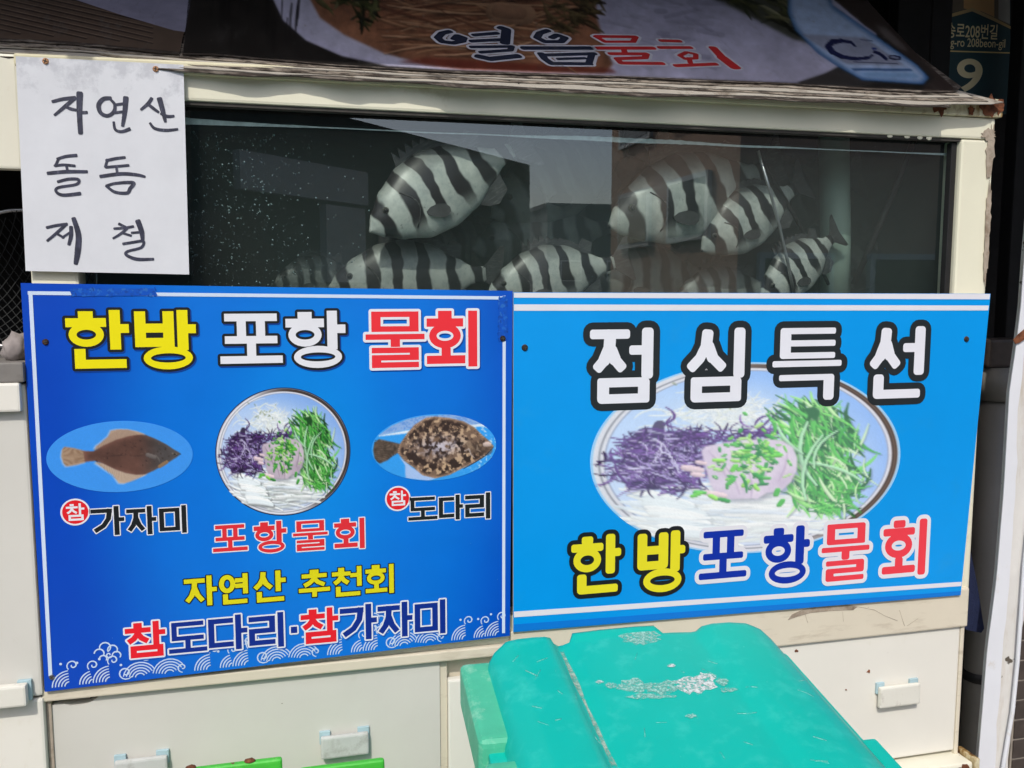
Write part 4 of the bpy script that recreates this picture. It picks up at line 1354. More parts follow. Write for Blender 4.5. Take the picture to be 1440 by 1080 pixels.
# --- fittings inside
pipe_top = PY(1165, 150, 0.30)
tp = tube('standpipe', [PY(1172, 168, 0.20), PY(1175, 330, 0.20), PY(1174, 425, 0.20)], 0.034, M['pvc_pale'], None, 18)
tag(tp, 'pale green upright plastic pipe standing inside the fish tank', 'pipe')
for nm, p0, p1, y0, y1, r_, mt, lb in (
        ('air_hose', (1066, 212), (1118, 420), 0.06, 0.06, 0.0035, 'alu', 'thin shiny rod slanting down in the tank beside the pale pipe'),
        ('air_hose', (1070, 222), (1165, 400), 0.10, 0.14, 0.004, 'rubber', 'thin black hose slanting right toward the pale pipe in the tank'),
        ('air_hose', (1292, 178), (1200, 400), 0.08, 0.16, 0.007, 'rubber', 'thick black hose slanting down left near the right tank corner')):
    a, b = PY(*p0, y0), PY(*p1, y1)
    pts = [a.lerp(b, t) + Vector((0.006 * math.sin(t * 3.1), 0, 0)) for t in (0, 0.25, 0.5, 0.75, 1)]
    tag(tube(nm, pts, r_, M[mt], None, 8), lb, 'hose')

# --- bubbles and floating specks near the left of the tank
bm = bmesh.new()
for k in range(1300):
    px = 262 + 190 * abs(rnd.gauss(0, 0.55))
    py = rnd.uniform(185, 415)
    if px > 540: continue
    p = PY(px, py, rnd.uniform(0.045, 0.14))
    r_ = rnd.choice((0.0005, 0.0006, 0.0008, 0.0010, 0.0014, 0.0022)) * rnd.uniform(0.7, 1.2)
    bmesh.ops.create_icosphere(bm, subdivisions=1, radius=r_, matrix=Matrix.Translation(p))
for k in range(120):
    p = PY(rnd.uniform(450, 1340), rnd.uniform(200, 410), rnd.uniform(0.045, 0.14))
    bmesh.ops.create_icosphere(bm, subdivisions=1, radius=rnd.uniform(0.0006, 0.0011), matrix=Matrix.Translation(p))
tag(from_bm('bubbles', bm, M['bubble'], None, smooth=True), 'fine air bubbles and specks in the tank water', 'bubbles', kind='stuff')

# --- striped fish
def fish_mat(name, lo, hi, dark, pale0, pale1):
    m, nt, b = new_mat(name)
    tc = N(nt, 'ShaderNodeTexCoord')
    sx = N(nt, 'ShaderNodeSeparateXYZ')
    nt.links.new(tc.outputs['Object'], sx.inputs[0])
    n1 = noise_node(nt, 3.2, 3.0, 0.5, tc.outputs['Object'])
    ma = N(nt, 'ShaderNodeMath', operation='MULTIPLY_ADD')
    nt.links.new(n1.outputs[0], ma.inputs[0])
    ma.inputs[1].default_value = 0.20
    oi = N(nt, 'ShaderNodeObjectInfo')
    ph = N(nt, 'ShaderNodeMath', operation='MULTIPLY_ADD')
    nt.links.new(oi.outputs['Random'], ph.inputs[0])
    ph.inputs[1].default_value = 0.05
    # bands lean: lower ends sit further back
    ln_ = N(nt, 'ShaderNodeMath', operation='MULTIPLY_ADD')
    nt.links.new(sx.outputs['Z'], ln_.inputs[0])
    ln_.inputs[1].default_value = 0.10
    nt.links.new(sx.outputs['X'], ln_.inputs[2])
    nt.links.new(ln_.outputs[0], ph.inputs[2])
    nt.links.new(ph.outputs[0], ma.inputs[2])
    mu = N(nt, 'ShaderNodeMath', operation='MULTIPLY')
    nt.links.new(ma.outputs[0], mu.inputs[0])
    mu.inputs[1].default_value = 6.2 * 2 * math.pi
    sn = N(nt, 'ShaderNodeMath', operation='SINE')
    nt.links.new(mu.outputs[0], sn.inputs[0])
    mr = N(nt, 'ShaderNodeMapRange', interpolation_type='SMOOTHSTEP')
    mr.inputs['From Min'].default_value = lo
    mr.inputs['From Max'].default_value = hi
    nt.links.new(sn.outputs[0], mr.inputs['Value'])
    bz = N(nt, 'ShaderNodeMapRange', interpolation_type='SMOOTHSTEP')       # bands thin out on the belly
    bz.inputs['From Min'].default_value = -0.19
    bz.inputs['From Max'].default_value = -0.06
    nt.links.new(sx.outputs['Z'], bz.inputs['Value'])
    mm = N(nt, 'ShaderNodeMath', operation='MULTIPLY')
    nt.links.new(mr.outputs[0], mm.inputs[0])
    nt.links.new(bz.outputs[0], mm.inputs[1])
    # dusky back
    bk = N(nt, 'ShaderNodeMapRange', interpolation_type='SMOOTHSTEP')
    bk.inputs['From Min'].default_value = 0.08
    bk.inputs['From Max'].default_value = 0.25
    bk.inputs['To Max'].default_value = 0.75
    nt.links.new(sx.outputs['Z'], bk.inputs['Value'])
    mx_ = N(nt, 'ShaderNodeMath', operation='MAXIMUM')
    nt.links.new(mm.outputs[0], mx_.inputs[0])
    nt.links.new(bk.outputs[0], mx_.inputs[1])
    n2 = noise_node(nt, 9.0, 6.0, 0.7, tc.outputs['Object'])
    pale = ramp(nt, n2.outputs[0], 0.35, 0.65, pale0, pale1).outputs[0]
    n3 = noise_node(nt, 45.0, 3.0, 0.6, tc.outputs['Object'])
    fl = ramp(nt, n3.outputs[0], 0.66, 0.72, (0, 0, 0, 1), (0.5, 0.5, 0.5, 1))
    pale = mixc(nt, fl.outputs[0], pale, (0.12, 0.12, 0.12, 1))
    c = mixc(nt, mx_.outputs[0], pale, dark)
    nt.links.new(c, b.inputs['Base Color'])
    b.inputs['Roughness'].default_value = 0.35
    b.inputs['Specular IOR Level'].default_value = 0.45
    return m
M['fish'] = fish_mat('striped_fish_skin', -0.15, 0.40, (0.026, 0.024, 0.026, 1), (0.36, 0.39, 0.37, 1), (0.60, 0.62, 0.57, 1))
M['fish_far'] = fish_mat('striped_fish_skin_dim', -0.55, 0.7, (0.035, 0.034, 0.036, 1), (0.30, 0.33, 0.32, 1), (0.48, 0.51, 0.48, 1))  # duller, softer bands: dimming by the murky water put into the skin colour
M['fin'] = paint('fish_fin', (0.05, 0.05, 0.052, 1), 0.5, 0.4, 14.0, (0.16, 0.17, 0.16, 1), 0.5, 0.7, 20.0, stretch=(1, 1, 6))
M['fin_pale'] = paint('fish_fin_pale', (0.06, 0.06, 0.06, 1), 0.5, 0.4, 14.0)
M['eye'] = paint('fish_eye', (0.01, 0.01, 0.01, 1), 0.1, 0.1, 5.0, spec=0.8)
M['eye_ring'] = paint('fish_eye_ring', (0.10, 0.10, 0.09, 1), 0.3, 0.1, 5.0)

def prof(x, tab):
    for (a, va), (b, vb) in zip(tab[:-1], tab[1:]):
        if x <= b:
            t = (x - a) / (b - a)
            t = t * t * (3 - 2 * t) * 0.5 + t * 0.5
            return va + (vb - va) * t
    return tab[-1][1]
TOP = [(0, 0.0), (0.06, 0.075), (0.16, 0.15), (0.30, 0.215), (0.45, 0.235), (0.60, 0.20), (0.75, 0.11), (0.85, 0.052), (0.93, 0.045)]
BOT = [(0, -0.012), (0.06, -0.07), (0.16, -0.135), (0.30, -0.195), (0.45, -0.205), (0.60, -0.175), (0.75, -0.10), (0.85, -0.05), (0.93, -0.045)]
WID = [(0, 0.012), (0.08, 0.05), (0.2, 0.082), (0.35, 0.095), (0.55, 0.08), (0.75, 0.04), (0.88, 0.018), (0.93, 0.012)]

def fish_body_vf(bend):
    v, f = [], []
    n, m = 34, 24
    for i in range(n + 1):
        x = 0.93 * (i / n) ** 1.15
        t, b, w = prof(x, TOP), prof(x, BOT), prof(x, WID)
        c, h = (t + b) / 2, (t - b) / 2
        for j in range(m):
            a = 2 * math.pi * j / m
            sz = math.sin(a)
            v.append((x - 0.5, w * math.cos(a) * (1 - 0.12 * abs(sz)) + bend * (x - 0.3) ** 2, c + h * sz))
    for i in range(n):
        for j in range(m):
            a, b_ = i * m + j, i * m + (j + 1) % m
            f.append((a, b_, b_ + m, a + m))
    f.append(tuple(range(m))[::-1])
    f.append(tuple(n * m + j for j in range(m)))
    return v, f

def thin_fin(loop, th, bend=0.0):
    fr = [(p[0], th / 2 + (bend * (p[0] + 0.2) ** 2 if p[0] > -0.2 else 0) + (p[2] if len(p) > 2 else 0), p[1]) for p in loop]
    bk = [(p[0], -th / 2 + (bend * (p[0] + 0.2) ** 2 if p[0] > -0.2 else 0) + (p[2] if len(p) > 2 else 0), p[1]) for p in loop]
    return slab_vf(fr, bk)

def make_fish(head, tail, Y, yaw, label, bend=0.12, deep=1.0, flip=False):
    """head and tail are the photo positions of the two ends at depth Y"""
    a, b = PY(*head, Y), PY(*tail, Y)
    L = (b - a).length
    mid = (a + b) / 2
    ang = math.atan2(b.z - a.z, b.x - a.x)
    fish = bpy.data.objects.new('striped_fish', None)
    fish.empty_display_size = 0.03
    fish.location = mid
    fish.rotation_mode = 'XYZ'
    mt = Matrix.Rotation(-ang, 3, 'Y') @ Matrix.Rotation(yaw, 3, 'Z')
    if flip:
        mt = mt @ Matrix.Rotation(math.pi, 3, 'X')
    fish.rotation_euler = mt.to_euler()
    fish.scale = (L, L, L * deep)
    COL.objects.link(fish)
    tag(fish, label, 'fish', 'striped fish in the tank')
    def part(name, v, f, mat, smooth=True, parent=fish):
        me = bpy.data.meshes.new(name)
        me.from_pydata(v, [], f)
        me.update()
        if smooth:
            me.polygons.foreach_set('use_smooth', [True] * len(me.polygons))
        me.materials.append(mat)
        o = bpy.data.objects.new(name, me)
        o.parent = parent
        COL.objects.link(o)
        return o
    v, f = fish_body_vf(bend)
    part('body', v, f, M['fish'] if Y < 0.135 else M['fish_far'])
    gl_ = []
    for k in range(9):
        z_ = 0.09 - 0.20 * k / 8
        x_ = -0.27 + 0.06 * math.sin(math.pi * k / 8)
        c_, h_ = (prof(x_ + 0.5, TOP) + prof(x_ + 0.5, BOT)) / 2, (prof(x_ + 0.5, TOP) - prof(x_ + 0.5, BOT)) / 2
        q_ = max(-1.0, min(1.0, (z_ - c_) / h_))
        gl_.append((x_, -prof(x_ + 0.5, WID) * math.sqrt(max(0.0, 1 - q_ * q_)) * (1 - 0.12 * abs(q_)) + bend * (x_ + 0.2) ** 2, z_))
    v, f = tube_vf(gl_, 0.004, 5)
    part('gill_line', v, f, M['fin'])
    tail_loop = [(0.40, 0.03), (0.44, 0.06), (0.53, 0.155), (0.56, 0.16), (0.545, 0.06), (0.535, 0.0), (0.545, -0.06), (0.56, -0.15), (0.53, -0.145), (0.44, -0.055), (0.40, -0.03)]
    v, f = thin_fin(tail_loop, 0.012, bend)
    part('tail_fin', v, f, M['fin'], False)
    dl = [(-0.20, 0.19)]
    for k in range(9):
        x = -0.18 + 0.045 * k
        base = prof(x + 0.5, TOP)
        dl += [(x, base + 0.075 - 0.004 * k), (x + 0.026, base + 0.028)]
    dl += [(0.24, prof(0.74, TOP) + 0.10), (0.30, prof(0.80, TOP) + 0.09), (0.27, prof(0.77, TOP) - 0.02), (0.1, 0.15), (-0.05, 0.19)]
    v, f = thin_fin(dl, 0.010, bend)
    part('dorsal_fin', v, f, M['fin'], False)
    al = [(0.10, -0.155), (0.16, -0.20), (0.22, -0.215), (0.30, -0.17), (0.30, -0.06), (0.2, -0.09)]
    v, f = thin_fin(al, 0.010, bend)
    part('anal_fin', v, f, M['fin'], False)
    for s in (-1, 1):
        pl_ = [(-0.20, -0.055), (-0.16, -0.040), (-0.10, -0.045), (-0.055, -0.070), (-0.035, -0.105), (-0.045, -0.135), (-0.075, -0.150), (-0.11, -0.145), (-0.15, -0.125), (-0.18, -0.100), (-0.20, -0.080)]
        v, f = thin_fin([(-0.17 + (x + 0.17) * 0.75, -0.08 + (z + 0.08) * 0.75, s * (0.082 + 0.10 * (x + 0.20))) for x, z in pl_], 0.004, 0)
        part('pectoral_fin', v, f, M['fin_pale'], False)
        bmx = bmesh.new()
        bmesh.ops.create_uvsphere(bmx, u_segments=12, v_segments=8, radius=0.020, matrix=Matrix.Translation((-0.375, s * 0.050, 0.045)))
        e = part('eye', [w.co[:] for w in bmx.verts], [[w.index for w in p.verts] for p in bmx.faces], M['eye_ring'])
        bmx.free()
        bmx = bmesh.new()
        bmesh.ops.create_uvsphere(bmx, u_segments=10, v_segments=6, radius=0.013, matrix=Matrix.Translation((-0.377, s * 0.060, 0.045)))
        part('pupil', [w.co[:] for w in bmx.verts], [[w.index for w in p.verts] for p in bmx.faces], M['eye'], True, e)
        bmx.free()
    return fish

FISH = [
    ((516, 326), (736, 202), 0.055, 0.12, 'bright striped fish nosing down left, nearest the middle of the tank', 1.02),
    ((684, 306), (905, 196), 0.24, 0.15, 'dim striped fish behind and right of the brightest one', 1.0),
    ((852, 318), (1100, 232), 0.10, 0.05, 'pale bellied striped fish left of the thin shiny rod', 0.98),
    ((462, 402), (700, 384), 0.11, -0.05, 'striped fish low in the tank under the brightest fish', 1.02),
    ((660, 350), (872, 318), 0.24, 0.1, 'dim striped fish in the middle row of the tank', 0.95),
    ((684, 414), (876, 366), 0.09, 0.0, 'striped fish with raised back fin just above the sign seam', 1.0),
    ((826, 398), (1010, 384), 0.20, 0.0, 'faint striped fish low behind the one with raised fin', 1.05),
    ((986, 352), (1134, 256), 0.09, 0.0, 'striped fish nose down where the thin rod crosses it', 1.05),
    ((1066, 420), (1192, 326), 0.08, 0.1, 'striped fish with its tail up against the pale pipe', 1.0),
    ((385, 398), (510, 380), 0.24, 0.1, 'faint striped fish behind the bubbles at the tank left', 1.1),
    ((945, 424), (1090, 402), 0.17, 0.0, 'faint striped fish low beside the thin shiny rod', 1.1),
    ((760, 268), (935, 205), 0.36, 0.1, 'very dim striped fish high in the tank under the mirrored sky', 1.05),
    ((560, 372), (760, 342), 0.32, 0.0, 'very dim striped fish between the upper and lower rows, left of centre', 1.0),
    ((1008, 318), (1215, 250), 0.34, 0.0, 'very dim striped fish behind the rods and the pale pipe', 1.0),
    ((1180, 400), (1330, 300), 0.36, 0.0, 'very dim striped fish alone near the right end of the tank', 1.0),
]
for h, t, Y, yw, lb, dp in FISH:
    make_fish(h, t, Y + 0.02, yw, lb, rnd.uniform(-0.15, 0.2), dp)

# ================================================================== SLOPED LID WITH PRINTED SHEETS
L0, R0 = PY(0, 66, 0.008), PY(1343, 122, 0.008)
ux = (R0 - L0).normalized()
slope = R(37)
up_dir = Vector((0, math.cos(slope), math.sin(slope)))
nrm = ux.cross(up_dir).normalized()
if nrm.y > 0: nrm = -nrm
uy = (-up_dir + ux * up_dir.dot(ux)).normalized()
roofpl = Plane(L0, ux, uy, nrm)
lid = empty('tank_lid', (0.53, 0.0, 1.91), 'sloping lid of the fish tank under layers of frayed printed vinyl', 'tank lid')
def roof_sheet(name, px_edge, up_mm, mat, parent, lift, thick=0.0015):
    """sheet with the given lower edge (photo pixels), running up the slope"""
    lo = [roofpl.mm(*p) for p in px_edge]
    hi = [(x, y - up_mm) for x, y in lo]
    hi = [(x, min(h[1] for h in hi)) for x, _ in hi] if up_mm > 100 else hi
    xlim = roofpl.mm(1343, 124)[0] - 3.0
    hi = [(min(x, xlim + 0.02 * max(0.0, x - xlim)), y) for x, y in hi]      # the tip tapers back to the top sheet
    loop = lo + hi[::-1]
    fr = [roofpl.world(x, y, lift) for x, y in loop]
    bk = [roofpl.world(x, y, lift - thick) for x, y in loop]
    n_ = len(lo)
    v = fr + bk
    f = []
    m_ = len(loop)
    for i in range(n_ - 1):
        f.append((i, i + 1, m_ - 2 - i, m_ - 1 - i))
        f.append((m_ + i + 1, m_ + i, m_ + m_ - 1 - i, m_ + m_ - 2 - i))
    for i in range(m_):
        j = (i + 1) % m_
        f.append((j, i, m_ + i, m_ + j))
    return obj(name, v, f, mat, parent)
# core board and stacked edges below the top sheets
def interp_edge(pts, n=70, jit=0.0, seed=1):
    out = []
    xs = [p[0] for p in pts]
    for k in range(n + 1):
        x = xs[0] + (xs[-1] - xs[0]) * k / n
        for a, b in zip(pts[:-1], pts[1:]):
            if a[0] <= x <= b[0] + 1e-6:
                t = (x - a[0]) / (b[0] - a[0])
                y = a[1] + (b[1] - a[1]) * t
                break
        y += jit * noise.noise((x * 0.013, seed * 7.3, 0)) + 0.35 * jit * noise.noise((x * 0.06, seed * 3.1, 5))
        out.append((x, y))
    return out
E_MAIN = [(256, 77), (300, 78), (382, 85), (471, 93), (560, 98), (640, 102), (760, 106), (875, 110), (1000, 115), (1100, 119), (1200, 125), (1298, 130), (1343, 129)]
E_LEFT = [(-120, 52), (0, 58), (90, 62), (147, 67), (200, 72), (252, 77)]
box('lid_frame', (TX0 + 0.01, 0.051, 1.87), (1.45, 0.08, 1.905), M['gap'], lid, 0.0)
layers = [
    ([(-120, 66), (0, 70), (130, 76), (262, 92), (560, 109), (880, 126), (1100, 133), (1300, 143), (1340, 143)], 'vinyl_dark', -0.0100, 3.0),
    ([(-120, 64), (0, 67), (130, 73), (262, 89), (560, 107), (880, 123), (1100, 131), (1300, 141), (1390, 142), (1414, 138)], 'vinyl_light', -0.0078, 2.0),
    ([(140, 72), (262, 86), (400, 96), (560, 104), (880, 118), (1100, 128), (1300, 138), (1392, 138)], 'vinyl_edge', -0.0058, 2.5),
    ([(-120, 58), (0, 63), (130, 70), (262, 83), (560, 101), (880, 116), (1100, 125), (1250, 134), (1370, 135)], 'vinyl_light', -0.0040, 2.0),
    ([(-120, 55), (0, 61), (130, 68), (262, 80), (560, 100), (880, 113), (1100, 122), (1250, 131), (1350, 132)], 'vinyl_edge', -0.0022, 1.5),
]
for i, (e, mt, lf, jt) in enumerate(layers):
    roof_sheet('vinyl_layer', interp_edge(e, 90, jt, i + 1), 560 if i == 0 else 60, M[mt], lid, lf, 0.0016)
top_main = empty('printed_banner', PY(800, 110, -0.05), 'dark printed vinyl banner with brush lettering and soup bowl on the tank lid', 'banner')
top_left = empty('printed_banner', PY(130, 66, -0.05), 'brown ribbed printed banner at the far left of the tank lid', 'banner')
em = interp_edge(E_MAIN, 60, 1.2, 9)
em += [(1352, 123)]
roof_sheet('sheet', em, 470, M['vinyl_dark'], top_main, 0.0012, 0.0014)
roof_sheet('sheet', interp_edge(E_LEFT, 30, 1.2, 12), 470, M['vinyl_dark'], top_left, 0.0012, 0.0014)

LAV = rgb(150, 148, 170)
# --- ribbed brown print on the left banner
art = Art(roofpl)
art.pxpoly([(-110, -90), (276, -90), (266, 10), (253, 74), (200, 69), (147, 64), (90, 59), (0, 55), (-110, 49)], rgb(84, 70, 60))
for k in range(26):
    t = k * 7.2
    x0, y0, x1, y1 = -110, 44 - t + 10, 262, 128 - t + 10
    def cl(x, y):
        return (x, y)
    pts = []
    for s in range(9):
        x = x0 + (x1 - x0) * s / 8
        y = y0 + (y1 - y0) * s / 8
        lim = 50 + (x + 110) / 372 * 24
        if y < lim - 3 and y > -90 and x < 256:
            pts.append((x, y))
    if len(pts) >= 2:
        art.ribbon([roofpl.mm(*p) for p in pts], 5.0, rgb(48, 40, 36), 0.0)
        art.ribbon([roofpl.mm(p[0], p[1] - 2.0) for p in pts], 1.6, rgb(118, 100, 86), 0.0)
art.pxpoly([(98, -2), (0, -40), (-110, -75), (-110, -90), (278, -90), (270, -5), (260, 46), (245, 44), (170, 22)], rgb(134, 132, 152))
art.build('printed_picture', top_left, M['roof_print'], 0.0016)

# --- main banner picture
def interp_y(pts):
    xs_ = np.array([p[0] for p in pts], float); ys_ = np.array([p[1] for p in pts], float)
    return lambda x: np.interp(x, xs_, ys_)
yb_f = interp_y([(p[0], p[1] - 2.0) for p in E_MAIN])
xr_f = interp_y([])if False else (lambda y: np.interp(y, (-92, 8, 78, 124, 140), (1150, 1225, 1290, 1340, 1346)))
xl_f = lambda y: np.interp(y, (-92, 10, 74), (274, 264, 258))
def banner_px(s, t):
    xg = 258 + s * (1340 - 258)
    y = -92 + t * (yb_f(xg) + 92)
    return xl_f(y) + s * (xr_f(y) - xl_f(y)), y
def banner_pos(s, t):
    x, y = banner_px(s, t ** 0.8)
    d = np.array(FWD)[None, None] + np.array(RGT) * ((x - CX) / F_PX)[..., None] - np.array(UPV) * ((y - CY) / F_PX)[..., None]
    n_ = np.array(roofpl.n); o_ = np.array(roofpl.o); c_ = np.array(CAM)
    k = ((o_ - c_) @ n_) / (d @ n_)
    P = c_ + d * k[..., None] - o_
    return P @ np.array(roofpl.ux) * 1000, P @ np.array(roofpl.uy) * 1000
def banner_cvs(s, t):
    x, y = banner_px(s, t ** 0.8)
    return (x - 256) * 2.0, (y + 92) * 2.0
grid_print('printed_picture', top_main, roofpl, banner_canvas(), banner_pos, banner_cvs, 620, 130, M['roof_photo'], 0.0016)

# --- brush lettering on the banner
def brush(art, strokes, col, o=0.0, ocol=None):
    for pss in ((o, ocol), (0.0, col)):
        if pss[1] is None: continue
        for pts, w in strokes:
            q = [roofpl.mm(*p) for p in pts]
            for i in range(len(q) - 1):
                w_ = (w if not isinstance(w, (list, tuple)) else (w[i] + w[min(i + 1, len(w) - 1)]) / 2) * 1.45 + 2 * pss[0]
                art.poly(seg_poly(q[i], q[i + 1], w_, w_ * 0.4, w_ * 0.4, w_ * 0.38, w_ * 0.38), pss[1])
def c5(*pts):
    return [(560 + x / 2.667, y / 2.667) for x, y in pts]
INK = rgb(40, 46, 66)
RED = rgb(196, 48, 50)
WHT = rgb(206, 206, 216)
art = Art(roofpl)
brush(art, [
    (c5((192, 122), (165, 128), (148, 145), (165, 160), (205, 165), (240, 158), (245, 146), (222, 138), (210, 150)), 11),
    (c5((285, 135), (370, 128)), 10), (c5((275, 158), (395, 152)), 10), (c5((385, 108), (405, 115), (400, 165)), 14),
    (c5((275, 180), (425, 178), (420, 192), (310, 200)), 9), (c5((300, 215), (345, 225), (448, 214)), 13),
    (c5((560, 118), (530, 128), (520, 145), (550, 160), (610, 160), (625, 145), (595, 135), (575, 145)), 11),
    (c5((470, 184), (720, 184)), 12),
    (c5((535, 205), (550, 225), (575, 242)), 11), (c5((555, 210), (735, 205)), 10), (c5((725, 208), (715, 240)), 10), (c5((600, 225), (700, 222)), 8), (c5((575, 242), (720, 243)), 10)], INK, 6.0, WHT)
art.build('lettering', top_main, M['roof_print'], 0.0020)
art = Art(roofpl)
brush(art, [
    (c5((740, 140), (775, 160)), 9), (c5((745, 140), (890, 142)), 10), (c5((890, 142), (880, 160)), 9), (c5((775, 160), (880, 160)), 8),
    (c5((745, 184), (955, 184)), 11), (c5((845, 186), (850, 205)), 9),
    (c5((795, 205), (930, 206), (925, 220), (820, 224), (835, 240), (990, 242)), 10),
    (c5((985, 156), (1055, 158)), 10), (c5((980, 182), (1095, 182)), 10),
    (c5((1080, 200), (1055, 212), (1075, 224), (1115, 222), (1115, 207), (1085, 200)), 8), (c5((1090, 222), (1095, 240)), 8), (c5((1040, 250), (1190, 244)), 10),
    (c5((1180, 183), (1215, 220), (1262, 256)), [12, 16, 19])], RED, 6.0, WHT)
art.build('lettering', top_main, M['roof_print'], 0.0020)

# ================================================================== SIGN BOARDS
XA, ZUP = Vector((1, 0, 0)), Vector((0, 0, 1))
def sign_plane(Y):
    return Plane((0, Y, 1.5), (1, 0, 0), (0, 0, -1), (0, -1, 0))

def screw(name, parent, p, r, mat, depth=0.003, cross=True):
    bm = bmesh.new()
    bmesh.ops.create_cone(bm, cap_ends=True, segments=16, radius1=r, radius2=r * 0.72, depth=depth,
                          matrix=Matrix.Translation(p + Vector((0, -depth / 2, 0))) @ Matrix.Rotation(math.pi / 2, 4, 'X'))
    o = from_bm(name, bm, mat, parent)
    if cross:
        bm = bmesh.new()
        a = rnd.uniform(0, 1.5)
        for q in (0, math.pi / 2):
            b2 = bm_box((-r * 0.6, -0.0004, -r * 0.12), (r * 0.6, 0.0004, r * 0.12), 0.0)
            for v_ in b2.verts:
                v_.co = Matrix.Rotation(a + q, 3, 'Y') @ v_.co + p + Vector((0, -depth - 0.0003 - 0.0002 * q, 0))
            me = bpy.data.meshes.new('tmp'); b2.to_mesh(me); b2.free(); bm.from_mesh(me); bpy.data.meshes.remove(me)
        from_bm('cross_slot', bm, M['gap'], o)
    return o

def board(name, label, px_corners, Y, bgmat, thick=0.006):
    c = [PY(*p, Y) for p in px_corners]
    base = Vector(((c[0].x + c[1].x) / 2, Y, min(p.z for p in c)))
    root = empty(name, base, label, 'sign')
    bk = [p + Vector((0, thick, 0)) for p in c]
    front = [p + Vector((0, 0, 0)) for p in c]
    # grid front for an even gradient
    v, f = slab_vf(front, bk)
    o = obj('panel', v, f, [bgmat, M['board_edge']], root)
    for p in o.data.polygons:
        p.material_index = 0 if p.index == 0 else 1      # the first face is the printed front
    return root

WHITE = rgb(228, 229, 236)
BLACK = rgb(24, 28, 32)
YEL = rgb(238, 226, 8)
YEL2 = rgb(222, 214, 20)
REDP = rgb(236, 50, 60)
NAVY = rgb(4, 40, 150)

# ---------- left board
YL = -0.020
LP = sign_plane(YL)
lsign = board('sign_board', 'dark blue square sign board with two flatfish, a round bowl and white waves', [(29, 398), (721, 409), (717, 894), (63, 973)], YL, M['left_bg'])
LIFT = 0.0006
art = Art(LP)
LN = rgb(206, 222, 244)
def pxline(art, a, b, w, col):
    p, q = art.pl.mm(*a), art.pl.mm(*b)
    art.stroke([p, q], w, col, 's')
for a_, b_, lf in (((42, 412), (710, 419), 0.0), ((43, 412), (71, 948), 0.0002), ((709, 418), (708, 888), 0.0002)):
    art = Art(LP)
    pxline(art, a_, b_, 6.0, LN)
    art.build('border_line', lsign, M['print'], LIFT + lf)
# tape marks left on the print
for cx_, cy_, n_, sx_, sy_ in ((160, 411, 90, 62, 6), (707, 448, 90, 6, 36)):
    art = Art(LP)
    art.pxpoly([(cx_ + sx_ * a, cy_ + sy_ * b) for a, b in ((-1, -0.8), (0.9, -0.9), (1, 0.8), (-0.95, 0.9))], rgb(6, 82, 190))
    for k in range(n_):
        x, y = cx_ + rnd.uniform(-sx_, sx_) * 0.97, cy_ + rnd.uniform(-sy_, sy_) * 0.85
        art.ellipse(*LP.mm(x, y), rnd.uniform(0.8, 4), rnd.uniform(0.6, 3), rgb(*rnd.choice(((8, 76, 176), (12, 80, 182), (30, 100, 196), (16, 70, 160), (40, 104, 190)))), 8, rnd.uniform(0, 3))
    art.build('tape_residue', lsign, M['print'], LIFT + 0.0004)
DSH = rgb(0, 62, 150)
w = word(LP, 'lettering', lsign, '한방', [(93, 436, 182, 518), (190, 436, 276, 519)], 0.165, 0.175, YEL, LIFT, 'b', 4.6, BLACK, DSH)
w = word(LP, 'lettering', lsign, '포항', [(309, 441, 397, 511), (402, 437, 486, 517)], 0.165, 0.175, WHITE, LIFT, 'b', 4.6, BLACK, DSH)
w = word(LP, 'lettering', lsign, '물회', [(514, 438, 597, 517), (600, 437, 671, 516)], 0.16, 0.165, REDP, LIFT, 'b', 4.6, WHITE, DSH)
w = word(LP, 'lettering', lsign, '가자미', [(128, 712, 175, 753), (178, 712, 220, 752), (224, 711, 263, 750)], 0.15, 0.16, BLACK, LIFT, 'b', 1.8, WHITE)
w = word(LP, 'lettering', lsign, '도다리', [(574, 699, 615, 731), (617, 696, 651, 731), (654, 693, 690, 730)], 0.16, 0.17, BLACK, LIFT, 'b', 1.8, WHITE)
w = word(LP, 'lettering', lsign, '포항물회', [(299, 738, 348, 775), (357, 733, 403, 777), (412, 732, 461, 774), (470, 729, 513, 772)], 0.155, 0.16, rgb(222, 46, 56), LIFT, 'b', 1.9, WHITE)
w = word(LP, 'lettering', lsign, '자연산', [(259, 810, 305, 852), (308, 807, 350, 849), (355, 803, 402, 846)], 0.155, 0.16, YEL2, LIFT, 'b', 2.0, BLACK)
w = word(LP, 'lettering', lsign, '추천회', [(420, 801, 464, 842), (467, 797, 509, 838), (514, 794, 554, 835)], 0.15, 0.155, YEL2, LIFT, 'b', 2.0, BLACK)
RD2 = rgb(232, 30, 44)
NV2 = rgb(8, 44, 140)
w = word(LP, 'lettering', lsign, '참도다리·참가자미',
         [(176, 874, 233, 924), (237, 874, 291, 917), (293, 865, 348, 914), (350, 862, 400, 911), (409, 881, 418, 890), (423, 855, 476, 904), (478, 850, 530, 900), (531, 847, 580, 896), (583, 844, 627, 892)],
         0.155, 0.16, NV2, LIFT + 0.0004, 'b', 2.8, WHITE, rgb(0, 90, 190), [RD2, NV2, NV2, NV2, NV2, RD2, NV2, NV2, NV2])
